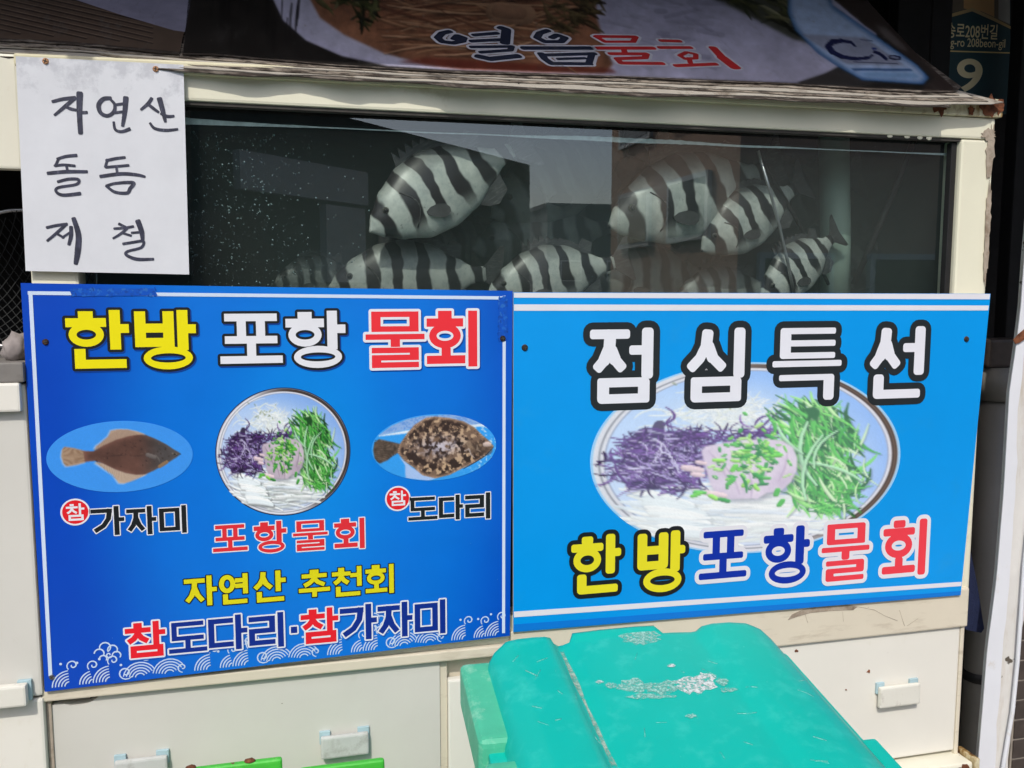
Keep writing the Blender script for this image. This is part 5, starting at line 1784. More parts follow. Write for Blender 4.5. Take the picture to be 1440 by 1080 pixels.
# round badges
for (cx_, cy_, r_, b4) in ((106, 720, 21, (93, 708, 119, 732)), (559.5, 701, 18, (548, 690, 571, 711))):
    art = Art(LP)
    x, y = LP.mm(cx_, cy_)
    rm = LP.mm(cx_ + r_, cy_)[0] - x
    art.ellipse(x, y, rm, rm, WHITE, 32)
    art.ellipse(x, y, rm * 0.88, rm * 0.88, rgb(224, 30, 40), 32)
    bx = (LP.mm(b4[0], cy_)[0], LP.mm(cx_, b4[1])[1], LP.mm(b4[2], cy_)[0], LP.mm(cx_, b4[3])[1])
    draw_syllable(art, '참', bx, 0.12 * (bx[3] - bx[1]), 0.125 * (bx[3] - bx[1]), WHITE)
    art.build('badge', lsign, M['print'], LIFT)
# the printed photographs
def place_oval(parent, pl, canvas, cx_, cy_, rx, ry, nx, ny, cvs, tilt=0.0, name='bowl_picture'):
    pos, uv = oval_pos(pl, cx_, cy_, rx, ry, tilt)
    def cs(s, t):
        u, v = uv(s, t)
        return cvs(u, v)
    return grid_print(name, parent, pl, canvas, pos, cs, nx, ny, M['photo_print'], LIFT)
bowl_cvs = lambda u, v: (270 + 257 * u, 257 + 243 * v)
place_oval(lsign, LP, bowl_canvas(), 399.5, 635.5, 95, 90, 170, 170, bowl_cvs)
fp = place_oval(lsign, LP, plain_fish_canvas(), 170, 642, 103, 50, 190, 110, lambda u, v: ((170 + 103 * u - 60) * 2.0, (642 + 50 * v - 580) * 2.0), name='fish_picture')
fp['label'] = 'printed plain brown flatfish on a pale blue oval'
fp = place_oval(lsign, LP, mottled_fish_canvas(), 611.5, 629, 87.5, 46.5, 190, 110, lambda u, v: ((611.5 + 87.5 * u - 520) * 2.0, (629 + 46.5 * v - 570) * 2.0), name='fish_picture')
fp['label'] = 'printed mottled flatfish in a light blue oval'
# wave border
art = Art(LP)
xa, ya = LP.mm(66, 972)
xb, yb = LP.mm(712, 895)
WV = rgb(196, 214, 240)
def arc(cx_, cy_, r_, a0, a1, w, n=9):
    art.ribbon([(cx_ + r_ * math.cos(a0 + (a1 - a0) * k / n), cy_ + r_ * math.sin(a0 + (a1 - a0) * k / n)) for k in range(n + 1)], w, WV, 0.25)
def spiral(cx_, cy_, r_, a0, turns, w, sgn=1):
    n = 18
    art.ribbon([(cx_ + r_ * (1 - 0.85 * k / n) * math.cos(a0 + sgn * turns * 2 * math.pi * k / n), cy_ + r_ * (1 - 0.85 * k / n) * math.sin(a0 + sgn * turns * 2 * math.pi * k / n)) for k in range(n + 1)], w, WV, 0.3)
W_SPAN = xb - xa
UN = W_SPAN / 3.5
yb0 = max(ya, yb) - 6
k0 = 0
x = xa
i = 0
ground_y = lambda xx: ya + (yb - ya) * (xx - xa) / (xb - xa) - 5
UNIT = [(0.03, 31, 1), (0.17, 27, 0), (0.31, 32, 2), (0.46, 20, 3), (0.57, 30, 4), (0.78, 33, 5)]
for rep in range(4):
    for q, hh, kind in UNIT:
        cx_ = xa + (rep + q) * UN + 14
        if cx_ > xb - 10: continue
        gy = ground_y(cx_)
        for r_ in (8, 13, 18, 23, 28, 33):
            if r_ > hh - 2: break
            if kind in (1, 2):
                arc(cx_ + 16, gy, r_, math.pi, math.pi * 1.48, 2.3)
            elif kind == 0:
                arc(cx_ + 22, gy, r_, math.pi, math.pi * 1.42, 2.3)
            elif kind in (4, 5):
                arc(cx_ + 4, gy, r_, math.pi * 1.05, math.pi * 1.85, 2.3)
        if kind in (1, 0, 2):
            spiral(cx_ + 22, gy - hh - 6, 10, math.pi * 0.75, 1.2, 2.5, 1)
        if kind == 3:
            spiral(cx_ + 6, gy - 12, 13, math.pi * 0.2, 1.4, 2.6, 1)
        if kind == 4:
            spiral(cx_ + 16, gy - hh - 8, 9, math.pi, 1.1, 2.4, -1)
        if kind == 5:
            spiral(cx_ + 26, gy - 10, 9, math.pi * 0.5, 1.1, 2.4, 1)
        art.ellipse(cx_ + rnd.uniform(-4, 8), gy - hh - rnd.uniform(4, 14), 2.3, 2.3, WV, 10)
    # small curl cloud
    cx_ = xa + (rep + 0.42) * UN
    if cx_ < xb - 30:
        gy = ground_y(cx_) - 54
        for dx, dy, r_ in ((-12, 2, 8), (-2, -8, 9), (10, -3, 8), (16, 8, 7), (-6, 12, 6)):
            arc(cx_ + dx, gy + dy, r_, rnd.uniform(2.4, 3.4), rnd.uniform(6.6, 7.4), 2.6)
        spiral(cx_ + 4, gy + 6, 6, 0.5, 1.0, 2.4)
art.build('wave_border', lsign, M['print'], LIFT)
for p, r_ in (((64, 481), 0.0055), ((707, 476), 0.0062)):
    screw('screw', lsign, PY(*p, YL), r_, M['screw_dark'])
screw('screw', lsign, PY(73, 952, YL), 0.005, M['steel'])

# ---------- right board
YR = -0.016
RP = sign_plane(YR)
rsign = board('sign_board', 'bright azure lunch special sign board with one large oval noodle bowl', [(722, 411), (1393, 413), (1351, 837), (722, 889)], YR, M['right_bg'])
art = Art(RP)
WS = rgb(226, 226, 234)
for quad_, col_ in (([(722.6, 411.6), (1392, 413.4), (1391.4, 421), (722.6, 418.6)], WS), ([(722.6, 428), (1390.4, 429.6), (1389.4, 436.5), (722.6, 437)], WS),
                    ([(722.6, 860), (1352.0, 818), (1351.6, 824), (722.6, 868)], WS), ([(722.6, 878), (1351.2, 831), (1350.6, 836.6), (722.6, 888)], rgb(10, 120, 216))):
    art = Art(RP)
    art.pxpoly(quad_, col_)
    art.build('border_line', rsign, M['print'], LIFT)
place_oval(rsign, RP, bowl_canvas(True), 1058, 645, 217, 134, 300, 200, bowl_cvs, 0.03)
w = word(RP, 'lettering', rsign, '점심특선', [(829, 461, 919, 567), (961, 461, 1048, 565), (1086, 461, 1183, 563), (1219, 459, 1300, 560)], 0.135, 0.165, rgb(230, 231, 240), LIFT + 0.0004, 'r', 14.0, rgb(36, 42, 46))
w = word(RP, 'lettering', rsign, '한방', [(803, 752, 873, 834), (896, 747, 963, 832)], 0.15, 0.165, rgb(232, 222, 40), LIFT + 0.0004, 'r', 9.0, BLACK)
w = word(RP, 'lettering', rsign, '포항', [(983, 746, 1050, 813), (1073, 740, 1138, 820)], 0.15, 0.165, rgb(4, 46, 164), LIFT + 0.0004, 'r', 9.0, WS)
w = word(RP, 'lettering', rsign, '물회', [(1155, 736, 1222, 816), (1241, 731, 1302, 810)], 0.145, 0.155, rgb(238, 64, 78), LIFT + 0.0004, 'r', 9.0, WS)
for p in ((738, 489), (1359, 477)):
    screw('screw', rsign, PY(*p, YR), 0.0065, M['screw_dark'])

# ================================================================== HANDWRITTEN NOTICE
YN = -0.0135
NP = sign_plane(YN)
npx = [(22, 79), (258, 91), (266, 386), (36, 381)]
nc = [PY(*p, YN) for p in npx]
note = empty('paper_notice', Vector(((nc[0].x + nc[1].x) / 2, YN, nc[3].z)), 'laminated white paper notice with black brush handwriting at the tank corner', 'notice')
# gently bowed sheet
v, f = [], []
nx_, nz_ = 12, 16
for j in range(nz_ + 1):
    for i in range(nx_ + 1):
        s, t = i / nx_, j / nz_
        a = nc[0].lerp(nc[1], s)
        b = nc[3].lerp(nc[2], s)
        p = a.lerp(b, t)
        v.append(p)
fr = len(v)
for p in list(v):
    v.append(p + Vector((0, 0.0008, 0)))
w_ = nx_ + 1
for j in range(nz_):
    for i in range(nx_):
        a = j * w_ + i
        f.append((a, a + w_, a + w_ + 1, a + 1))
        f.append((fr + a, fr + a + 1, fr + a + w_ + 1, fr + a + w_))
obj('paper', v, f, M['paper'], note)
def c1(*p): return [NP.mm(x / 2.7, y / 2.7) for x, y in p]
art = Art(NP)
HW = [
    (((200, 386), (240, 376), (285, 372)), (10, 11, 13)), (((283, 374), (250, 402), (208, 437)), (12, 12, 8)), (((248, 405), (270, 414), (296, 419)), (8, 11, 8)),
    (((303, 355), (302, 430), (306, 505)), (21, 17, 15)), (((304, 428), (330, 427)), (11, 9)),
    (((420, 373), (393, 376), (375, 398), (382, 428), (408, 440), (432, 425), (436, 398), (420, 378)), (12, 14, 15, 13, 12, 12, 10, 8)),
    (((478, 372), (474, 425), (466, 478)), (18, 15, 10)), (((440, 398), (474, 393)), (9, 9)), (((438, 428), (472, 424)), (9, 9)), (((432, 464), (438, 492), (462, 500), (492, 490)), (8, 9, 10, 12)),
    (((576, 374), (562, 394), (536, 416)), (11, 12, 8)), (((560, 394), (580, 410), (602, 426)), (9, 11, 8)), (((606, 376), (618, 420), (628, 462)), (18, 16, 9)), (((612, 432), (636, 442), (660, 441)), (9, 11, 8)), (((570, 468), (588, 488), (630, 495), (674, 491)), (8, 10, 11, 8)),
    (((218, 604), (250, 594), (290, 590)), (9, 10, 11)), (((222, 604), (214, 622), (208, 630)), (9, 8, 8)), (((210, 630), (240, 626), (284, 630)), (8, 9, 9)), (((252, 628), (258, 655)), (9, 8)), (((182, 658), (250, 652), (330, 652)), (11, 12, 10)),
    (((220, 690), (262, 680), (298, 682), (290, 700), (222, 712), (214, 728), (240, 741), (304, 735)), (9, 10, 10, 9, 9, 9, 11, 12)),
    (((404, 610), (440, 602), (474, 598)), (10, 10, 9)), (((408, 606), (400, 634)), (9, 8)), (((402, 635), (440, 632), (488, 628)), (9, 9, 9)), (((442, 632), (446, 662)), (9, 8)), (((382, 670), (460, 660), (520, 664), (550, 671)), (11, 12, 11, 8)),
    (((404, 706), (440, 696), (506, 694), (494, 716), (482, 733), (436, 729), (404, 706)), (9, 9, 12, 12, 11, 10, 9)),
    (((178, 864), (215, 856), (254, 851)), (9, 10, 10)), (((250, 853), (216, 884), (180, 914)), (10, 10, 8)), (((214, 886), (242, 902)), (8, 8)), (((236, 902), (264, 884)), (7, 8)), (((270, 862), (270, 895), (262, 928)), (12, 13, 10)), (((280, 830), (298, 890), (296, 950), (288, 1000)), (14, 18, 20, 13)),
    (((452, 850), (476, 862)), (9, 9)), (((434, 868), (470, 866), (506, 860)), (8, 9, 9)), (((482, 868), (458, 888), (430, 905)), (9, 9, 7)), (((464, 884), (498, 895)), (8, 8)), (((500, 884), (526, 882)), (8, 8)), (((524, 840), (538, 880), (542, 914)), (18, 17, 10)),
    (((468, 926), (505, 920), (544, 916), (536, 940), (486, 954), (480, 968), (520, 984), (582, 984)), (9, 9, 10, 9, 9, 10, 12, 9)),
]
art = None
for n_hw, (pts, ws) in enumerate(HW):
    if n_hw in (0, 5, 10, 15, 21, 27, 33):
        if art: art.build('handwritten_letter', note, M['ink'], 0.0007)
        art = Art(NP)
    q = c1(*pts)
    if len(q) > 2:
        qq, ww = [], []
        for i in range(len(q) - 1):
            p0_, p1_, p2_, p3_ = q[max(i - 1, 0)], q[i], q[i + 1], q[min(i + 2, len(q) - 1)]
            for k in range(5):
                t = k / 5
                qq.append(tuple(0.5 * (2 * p1_[c] + (p2_[c] - p0_[c]) * t + (2 * p0_[c] - 5 * p1_[c] + 4 * p2_[c] - p3_[c]) * t * t + (3 * p1_[c] - p0_[c] - 3 * p2_[c] + p3_[c]) * t ** 3) for c in (0, 1)))
                ww.append(ws[i] + (ws[i + 1] - ws[i]) * t)
        q, ws = qq + [q[-1]], ww + [ws[-1]]
    for i in range(len(q) - 1):
        a, b = q[i], q[i + 1]
        wv = (ws[i] + ws[i + 1]) / 2 * 0.50
        art.poly(seg_poly(a, b, wv, wv * 0.32, wv * 0.32, wv * 0.3, wv * 0.3), rgb(46, 48, 66))
art.build('handwritten_letter', note, M['ink'], 0.0007)
for p in ((64, 86), (219, 97)):
    screw('screw', note, PY(*p, YN), 0.0052, M['screw_copper'])

# ================================================================== CABINET UNDER THE TANK
cab = empty('base_cabinet', (0.53, 0.0, 0.0), 'cream cabinet under the sign boards carrying the fish tank', 'cabinet')
box('carcass', (TX0 + 0.012, 0.024, 0.0), (TX1 - 0.012, 0.60, 0.786), M['rail_dirty'], cab, 0.002)
# strip under the left sign, rail under the right sign
box('rail', (-0.436, -0.012, 0.7855), (0.405, 0.022, 0.806), M['rail_dirty'], cab, 0.003)
box('rail', (0.406, -0.010, 0.742), (1.474, 0.022, 0.832), M['rail_dirty'], cab, 0.004)
# left door with its broken corner
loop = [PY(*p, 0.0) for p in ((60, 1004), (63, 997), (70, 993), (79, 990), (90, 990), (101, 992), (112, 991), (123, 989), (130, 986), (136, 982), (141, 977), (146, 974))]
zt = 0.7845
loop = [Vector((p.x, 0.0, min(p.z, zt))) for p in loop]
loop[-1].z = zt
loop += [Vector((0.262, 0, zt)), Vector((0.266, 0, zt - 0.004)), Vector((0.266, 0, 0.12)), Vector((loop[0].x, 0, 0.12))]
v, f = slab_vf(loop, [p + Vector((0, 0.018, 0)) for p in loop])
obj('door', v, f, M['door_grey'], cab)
box('mullion', (0.2665, 0.004, 0.12), (0.2815, 0.022, 0.785), M['rail_dirty'], cab, 0.002)
box('door', (0.282, -0.002, 0.445), (1.462, 0.018, 0.7415), M['door_white'], cab, 0.004)
box('edge_strip', (1.4625, -0.004, 0.12), (1.472, 0.022, 0.7415), M['rail_dirty'], cab, 0.002)
br = box('bottom_rail', (0.282, -0.045, 0.405), (1.478, 0.02, 0.436), M['cream'], cab, 0.005)
box('rail_end', (1.4785, -0.05, 0.398), (1.492, 0.01, 0.446), M['trim'], cab, 0.003)
patch('rust_spot', cab, M['rust'], ragged(1.452, 0.422, 0.014, 0.011, -0.0465, 18, 5))
patch('rust_spot', cab, M['rust'], ragged(1.425, 0.420, 0.006, 0.004, -0.0465, 12, 6))
box('door', (0.282, -0.002, 0.06), (1.462, 0.018, 0.403), M['door_white'], cab, 0.004)
for i, (px, py, r_) in enumerate(((1120, 915, 0.004), (1222, 944, 0.005), (1190, 970, 0.002))):
    p = PY(px, py, -0.003)
    patch('rust_spot', cab, M['rust'], ragged(p.x, p.z, r_, r_ * 0.7, -0.0032, 12, 30 + i, 0.5))
# peeling paint edge on the right rail
pk = [(1108, 872), (1114, 864), (1130, 857), (1160, 852), (1190, 850), (1206, 853), (1200, 858), (1170, 859), (1140, 862), (1122, 867)]
loop = [PY(*p, -0.0108) for p in pk]
patch('peeled_patch', cab, M['peel'], loop, 0.0008)
patch('hole_shade', cab, M['gap'], [PY(*p, 0.0225) for p in ((128, 976), (146, 968), (150, 974), (143, 984), (134, 990), (124, 992))])  # dark of the hole behind the chipped door corner, painted as a patch
def crack(parent, pts, Y, w, mat='gap'):
    q = [PY(*p, Y) for p in pts]
    tube('crack', q, w * 0.6, M['peel'], parent, 5)
crack(cab, ((1206, 853), (1216, 855), (1230, 858), (1244, 866), (1262, 873)), -0.0103, 0.0007)
crack(cab, ((1265, 858), (1268, 868), (1272, 880)), -0.0103, 0.0006)
crack(cab, ((1276, 880), (1286, 873), (1291, 870)), -0.0103, 0.0006)
crack(cab, ((1132, 863), (1136, 876)), -0.0103, 0.0005)
crack(cab, ((1185, 860), (1186, 874)), -0.0103, 0.0005)
crack(cab, ((62, 1043), (72, 1042)), -0.0001, 0.0006)

def handle(parent, x0, x1, z0, z1, Y, mat, depth=0.018):
    """a flat pull standing on two tape pads"""
    h = box('handle', (x0, Y - depth, z0), (x1, Y - depth * 0.35, z1 - 0.004), mat, parent, 0.004)
    for a, b in ((x0 - 0.002, x0 + 0.018), (x1 - 0.020, x1 + 0.002)):
        box('tape_pad', (a, Y - depth * 0.345, z1 - 0.022), (b, Y - 0.0005, z1 + 0.003), M['bluetape'], h, 0.001)
    return h
def handle_px(parent, p0, p1, Y, mat, depth=0.018):
    a, b = PY(*p0, Y - depth), PY(*p1, Y - depth)
    return handle(parent, a.x, b.x, b.z, a.z, Y, mat, depth)
handle_px(cab, (451, 1036), (519, 1061), 0.0, M['handle_grey'])
handle_px(cab, (160, 1070), (236, 1096), 0.0, M['handle_grey'])
handle_px(cab, (1239, 966), (1294, 990), -0.002, M['handle'])

# ================================================================== FAR LEFT: SIDE UNIT, NET
side = empty('side_cabinet', (-0.85, 0.0, 0.0), 'white side unit with grey shelf and dark opening, cut off at the left', 'cabinet')
SX = -0.427
box('lower_panel', (-1.5, -0.018, 0.0), (SX - 0.006, 0.55, 0.795), M['door_white'], side, 0.005)
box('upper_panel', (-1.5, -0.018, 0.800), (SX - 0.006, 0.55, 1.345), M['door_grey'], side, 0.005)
box('edge_post', (SX - 0.0055, -0.004, 0.0), (SX + 0.003, 0.3, 1.35), M['peel'], side, 0.002)
box('lip', (-1.5, -0.034, 1.300), (SX + 0.002 - 0.012, -0.0185, 1.348), M['door_white'], side, 0.004)
box('shelf', (-1.5, -0.03, 1.3485), (SX - 0.004, 0.55, 1.382), M['greyshelf'], side, 0.003)
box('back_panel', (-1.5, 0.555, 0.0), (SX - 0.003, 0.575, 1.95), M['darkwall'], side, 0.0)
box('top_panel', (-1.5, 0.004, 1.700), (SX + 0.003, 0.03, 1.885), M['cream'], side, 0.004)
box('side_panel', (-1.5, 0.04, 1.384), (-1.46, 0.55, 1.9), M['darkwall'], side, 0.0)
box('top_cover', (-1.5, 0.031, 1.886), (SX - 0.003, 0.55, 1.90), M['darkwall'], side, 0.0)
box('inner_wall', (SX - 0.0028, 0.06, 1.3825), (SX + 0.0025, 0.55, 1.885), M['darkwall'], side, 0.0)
h_ = box('handle', (-0.70, -0.044, 0.795), (-0.452, -0.0265, 0.832), M['handle'], side, 0.004)
box('tape_pad', (-0.470, -0.0262, 0.798), (-0.448, -0.0185, 0.834), M['bluetape'], h_, 0.001)

net = empty('landing_net', PY(32, 490, 0.10), 'black landing net with thin metal hoop in the dark opening at far left', 'net')
nc_ = PY(30, 392, 0.10)
nr = (PY(30, 294, 0.10) - nc_).length
hoop = [nc_ + Vector((nr * math.cos(a), 0.02 * math.sin(a), nr * math.sin(a))) for a in [2 * math.pi * k / 40 for k in range(40)]]
tube('hoop', hoop, 0.0035, M['alu'], net, 8, True)
vf = ([], [])
for fam in (1, -1):
    for k in range(-17, 18):
        off = k * 0.0115
        pts = []
        for s in range(-16, 17):
            t = s * nr * 1.42 / 16
            x = (t + off) * 0.62
            z = (t - off) * fam * 0.9
            r2 = (x * x + z * z) / (nr * nr)
            if r2 < 0.99:
                bag = (1 - r2)
                pts.append(nc_ + Vector((x, 0.005 + 0.07 * bag + 0.004 * noise.noise((x * 30, z * 30, fam)), z - 0.03 * bag)))
        if len(pts) > 2:
            tube_vf(pts, 0.00085, 4, vf)
obj('netting', vf[0], vf[1], M['net'], net)
# rag on the shelf
bm = bmesh.new()
p0 = PY(25, 492, 0.02)
bmesh.ops.create_icosphere(bm, subdivisions=3, radius=1.0)
for q in bm.verts:
    q.co *= 1 + 0.35 * noise.noise(q.co * 2.2)
    q.co = Vector((q.co.x * 0.022, q.co.y * 0.03, max(q.co.z, -0.75) * 0.026)) + Vector((p0.x - 0.004, 0.03, 1.402))
tag(from_bm('crumpled_rag', bm, M['stone'], None, smooth=True), 'crumpled grey rag on the grey shelf beside the blue sign', 'rag')

# ================================================================== TEAL WHEELED BIN
BL, BR = PZ(674, 905, 0.93), PZ(1086, 873, 0.93)
bex = (BR - BL).normalized()
bey = Vector((bex.y, -bex.x, 0)).normalized()      # towards the viewer
BW = (BR - BL).length
BD = 0.52
SLOPE = -0.155
binr = empty('wheeled_bin', Vector(((BL.x + BR.x) / 2, BL.y - BD / 2, 0.0)), 'teal plastic wheeled bin with scuffed lid in front of the cabinet', 'bin')
def BP(x, y, z):
    """x across from the left lid edge, y towards the viewer from the back edge, z above the sloping lid base"""
    return BL + bex * x + bey * y + Vector((0, 0, z + SLOPE * y))
PROFILE = [(0.0, -0.062), (0.004, -0.036), (0.012, -0.018), (0.022, -0.008), (0.034, -0.002), (0.042, 0.0035), (0.060, 0.006), (0.085, 0.007), (0.104, 0.0065), (0.114, 0.004), (0.119, -0.004),
           (0.126, -0.009), (0.134, -0.008), (0.146, -0.004), (0.20, -0.001), (0.26, 0.0), (0.32, -0.001), (0.352, -0.003), (0.362, -0.002), (0.374, 0.004),
           (0.390, 0.007), (0.420, 0.007), (0.450, 0.003), (0.474, -0.006), (0.488, -0.018), (0.497, -0.036), (0.502, -0.062)]
PROFILE = [(x / 0.502 * BW, z) for x, z in PROFILE]
def lid_z(x):
    for (a, za), (b, zb) in zip(PROFILE[:-1], PROFILE[1:]):
        if x <= b:
            return za + (zb - za) * (x - a) / (b - a)
    return PROFILE[-1][1]
def back_y(x):
    r_ = 0.055
    y = 0.0
    if x < r_:
        y = r_ - math.sqrt(max(0, r_ * r_ - (r_ - x) ** 2))
    if x > BW - r_:
        y = r_ - math.sqrt(max(0, r_ * r_ - (x - BW + r_) ** 2))
    u = x / BW
    if 0.235 < u < 0.735:
        y = 0.004 if not (0.30 < u < 0.60) else -0.012
    return y
xs = []
for (a, za), (b, zb) in zip(PROFILE[:-1], PROFILE[1:]):
    k = max(1, int((b - a) / 0.008))
    xs += [a + (b - a) * q / k for q in range(k)]
xs.append(BW)
ts = [-2, -1, 0, 0.012, 0.03, 0.06, 0.12, 0.2, 0.35, 0.5, 0.65, 0.8, 0.9, 0.96, 0.985, 1.0, 2.0]
v, f = [], []
for t in ts:
    for x in xs:
        y0 = back_y(x)
        z = lid_z(x)
        if t == -2:
            y, zz = y0 + 0.002, min(z, -0.03) - 0.03
        elif t == -1:
            y, zz = y0, z - 0.012
        elif t == 2.0:
            y, zz = BD, min(z, -0.02) - 0.05
        else:
            y = y0 + (BD - y0) * t
            zz = z - (0.004 if t == 0 else 0) - (0.012 if t == 1.0 else 0)
            u = x / BW
            if 0.30 < u < 0.60 and t <= 0.03:
                zz += 0.006 * (1 - max(t, 0) / 0.03)
        v.append(BP(x, y, zz))
nx_ = len(xs)
for j in range(len(ts) - 1):
    for i in range(nx_ - 1):
        a = j * nx_ + i
        f.append((a, a + nx_, a + nx_ + 1, a + 1))
lidm = obj('lid', v, f, M['teal'], binr, smooth=True)
# rounded shading only where it is smooth
def lid_patch(name, mat, pts_px, lift=0.0006, parent=None):
    """flat scuff or label scrap lying on the lid, outline in photo pixels"""
    out = []
    for px, py in pts_px:
        d = ray(px, py)
        lo_, hi_ = 0.6, 1.8
        # march the ray on to the lid
        P_ = None
        prev = None
        for k in range(400):
            t = lo_ + (hi_ - lo_) * k / 400
            q = CAM + d * t - BL
            x, y = q.dot(bex), q.dot(bey)
            z = q.z - SLOPE * y
            if 0 <= x <= BW:
                dz = z - lid_z(x)
                if prev is not None and dz <= 0:
                    P_ = (x, y)
                    break
                prev = dz
        if P_:
            out.append(BP(P_[0], P_[1], lid_z(P_[0]) + lift))
    if len(out) < 8:
        return None
    n_ = len(out)
    c = sum(out, Vector()) / n_
    vv = [c + Vector((0, 0, lift * 0.1))] + out
    ff = [(0, 1 + i, 1 + (i + 1) % n_) for i in range(n_)]
    return obj(name, vv, ff, mat, parent or lidm)
def rag_px(cx_, cy_, rx, ry, n=22, amp=0.4, seed=0):
    rr = random.Random(seed)
    return [(cx_ + rx * (1 + amp * rr.uniform(-1, 1)) * math.cos(2 * math.pi * k / n), cy_ + ry * (1 + amp * rr.uniform(-1, 1)) * math.sin(2 * math.pi * k / n)) for k in range(n)]
for i, (cx_, cy_, rx, ry, mt) in enumerate(((900, 897, 27, 10, 'residue'), (975, 964, 28, 12, 'label_white'), (992, 957, 14, 10, 'label_white'), (890, 967, 22, 10, 'residue'), (930, 968, 26, 9, 'residue'),
                                            (915, 981, 30, 3.5, 'residue'), (1015, 960, 8, 6, 'residue'), (1024, 972, 12, 3, 'residue'), (860, 966, 8, 4, 'residue'), (944, 938, 6, 2, 'label_white'), (972, 1009, 7, 3, 'residue'), (843, 961, 5, 2, 'label_white'))):
    lid_patch('scuff' if mt == 'residue' else 'label_remnant', M[mt], rag_px(cx_, cy_, rx, ry, 24, 0.3, 100 + i), 0.0005 + 0.0001 * i)
# dried dirt in the left groove
gl = []
for k in range(40):
    t = k / 39
    y = 0.03 + t * 0.47
    wd = 0.0015 + 0.004 * max(0, noise.noise((y * 14, 2, 0)) + 0.45)
    gl.append((0.1275 / 0.502 * BW, y, wd))
v, f = [], []
for i, (x, y, wd) in enumerate(gl):
    v += [BP(x - wd, y, lid_z(x - wd) + 0.0008), BP(x, y, lid_z(x) + 0.0008), BP(x + wd, y, lid_z(x + wd) + 0.0008)]
    if i:
        a = 3 * i
        f += [(a - 3, a, a + 1, a - 2), (a - 2, a + 1, a + 2, a - 1)]
obj('dirt_streak', v, f, M['groove_dirt'], lidm)
# scratches
for k in range(26):
    x, y = rnd.uniform(0.02, BW - 0.03), rnd.uniform(0.05, 0.42)
    l_ = rnd.uniform(0.004, 0.03)
    a = rnd.uniform(0, 3.14)
    pts = []
    for s in (-0.5, 0, 0.5):
        xx, yy = x + l_ * s * math.cos(a), y + l_ * s * math.sin(a) * 0.8
        pts.append(BP(xx, yy, lid_z(max(0, min(BW, xx))) + 0.0002))
    tube('scratch', pts, rnd.uniform(0.0003, 0.0007), M['residue'], lidm, 4)
# rim of the body: flange sticking out to the left and right of the lid
def bin_box(name, x0, x1, y0, y1, z0, z1, mat, bev=0.006, seg=3, parent=None, taper=0.0):
    bm = bm_box((x0, y0, z0), (x1, y1, z1), bev, seg)
    for q in bm.verts:
        q.co = BP(q.co.x, q.co.y, q.co.z)
    return from_bm(name, bm, mat, parent or binr)
rim = bin_box('rim', -0.034, 0.035, 0.006, 0.205, -0.098, -0.026, M['teal_faded'], 0.012)
bin_box('rim', -0.034, 0.030, 0.245, BD - 0.01, -0.098, -0.026, M['teal_faded'], 0.012)
bin_box('rim', -0.020, 0.030, 0.200, 0.250, -0.098, -0.045, M['teal'], 0.004)
bin_box('rim', BW - 0.035, BW + 0.018, 0.02, BD - 0.01, -0.100, -0.045, M['teal'], 0.010)
bin_box('rim', 0.03, BW - 0.03, 0.012, 0.05, -0.10, -0.040, M['teal'], 0.006)
bin_box('grip', BW + 0.004, BW + 0.032, 0.26, 0.36, -0.078, -0.040, M['teal'], 0.008)
# tapered body
bm = bmesh.new()
bmesh.ops.create_cube(bm, size=1.0)
c0 = BL + bex * (BW / 2) + bey * (BD / 2)
for q in bm.verts:
    top = q.co.z > 0
    sxx = (BW - 0.02) if top else (BW - 0.10)
    syy = (BD - 0.05) if top else (BD - 0.13)
    P_ = c0 + bex * (q.co.x * sxx) + bey * (q.co.y * syy)
    yy = BD / 2 + q.co.y * syy
    q.co = Vector((P_.x, P_.y, (BL.z - 0.07 + SLOPE * yy) if top else 0.05))
bmesh.ops.bevel(bm, geom=list(bm.edges), offset=0.03, segments=3, profile=0.5, affect='EDGES')
from_bm('body', bm, M['teal'], binr, smooth=False)
for s in (0.08, BW - 0.08):
    bm = bmesh.new()
    P_ = BL + bex * s + bey * 0.05
    rot = Matrix.Rotation(math.atan2(bex.y, bex.x), 4, 'Z') @ Matrix.Rotation(math.pi / 2, 4, 'Y')
    bmesh.ops.create_cone(bm, cap_ends=True, segments=28, radius1=0.1, radius2=0.1, depth=0.045, matrix=Matrix.Translation((P_.x, P_.y, 0.10)) @ rot)
    bmesh.ops.bevel(bm, geom=[e for e in bm.edges if len(e.link_faces) == 2 and e.calc_face_angle(0) > 1], offset=0.008, segments=2, affect='EDGES')
    wh = from_bm('wheel', bm, M['rubber'], binr)
    bm = bmesh.new()
    bmesh.ops.create_cone(bm, cap_ends=True, segments=20, radius1=0.05, radius2=0.05, depth=0.052, matrix=Matrix.Translation((P_.x, P_.y, 0.10)) @ rot)
    from_bm('hub', bm, M['greyshelf'], wh)

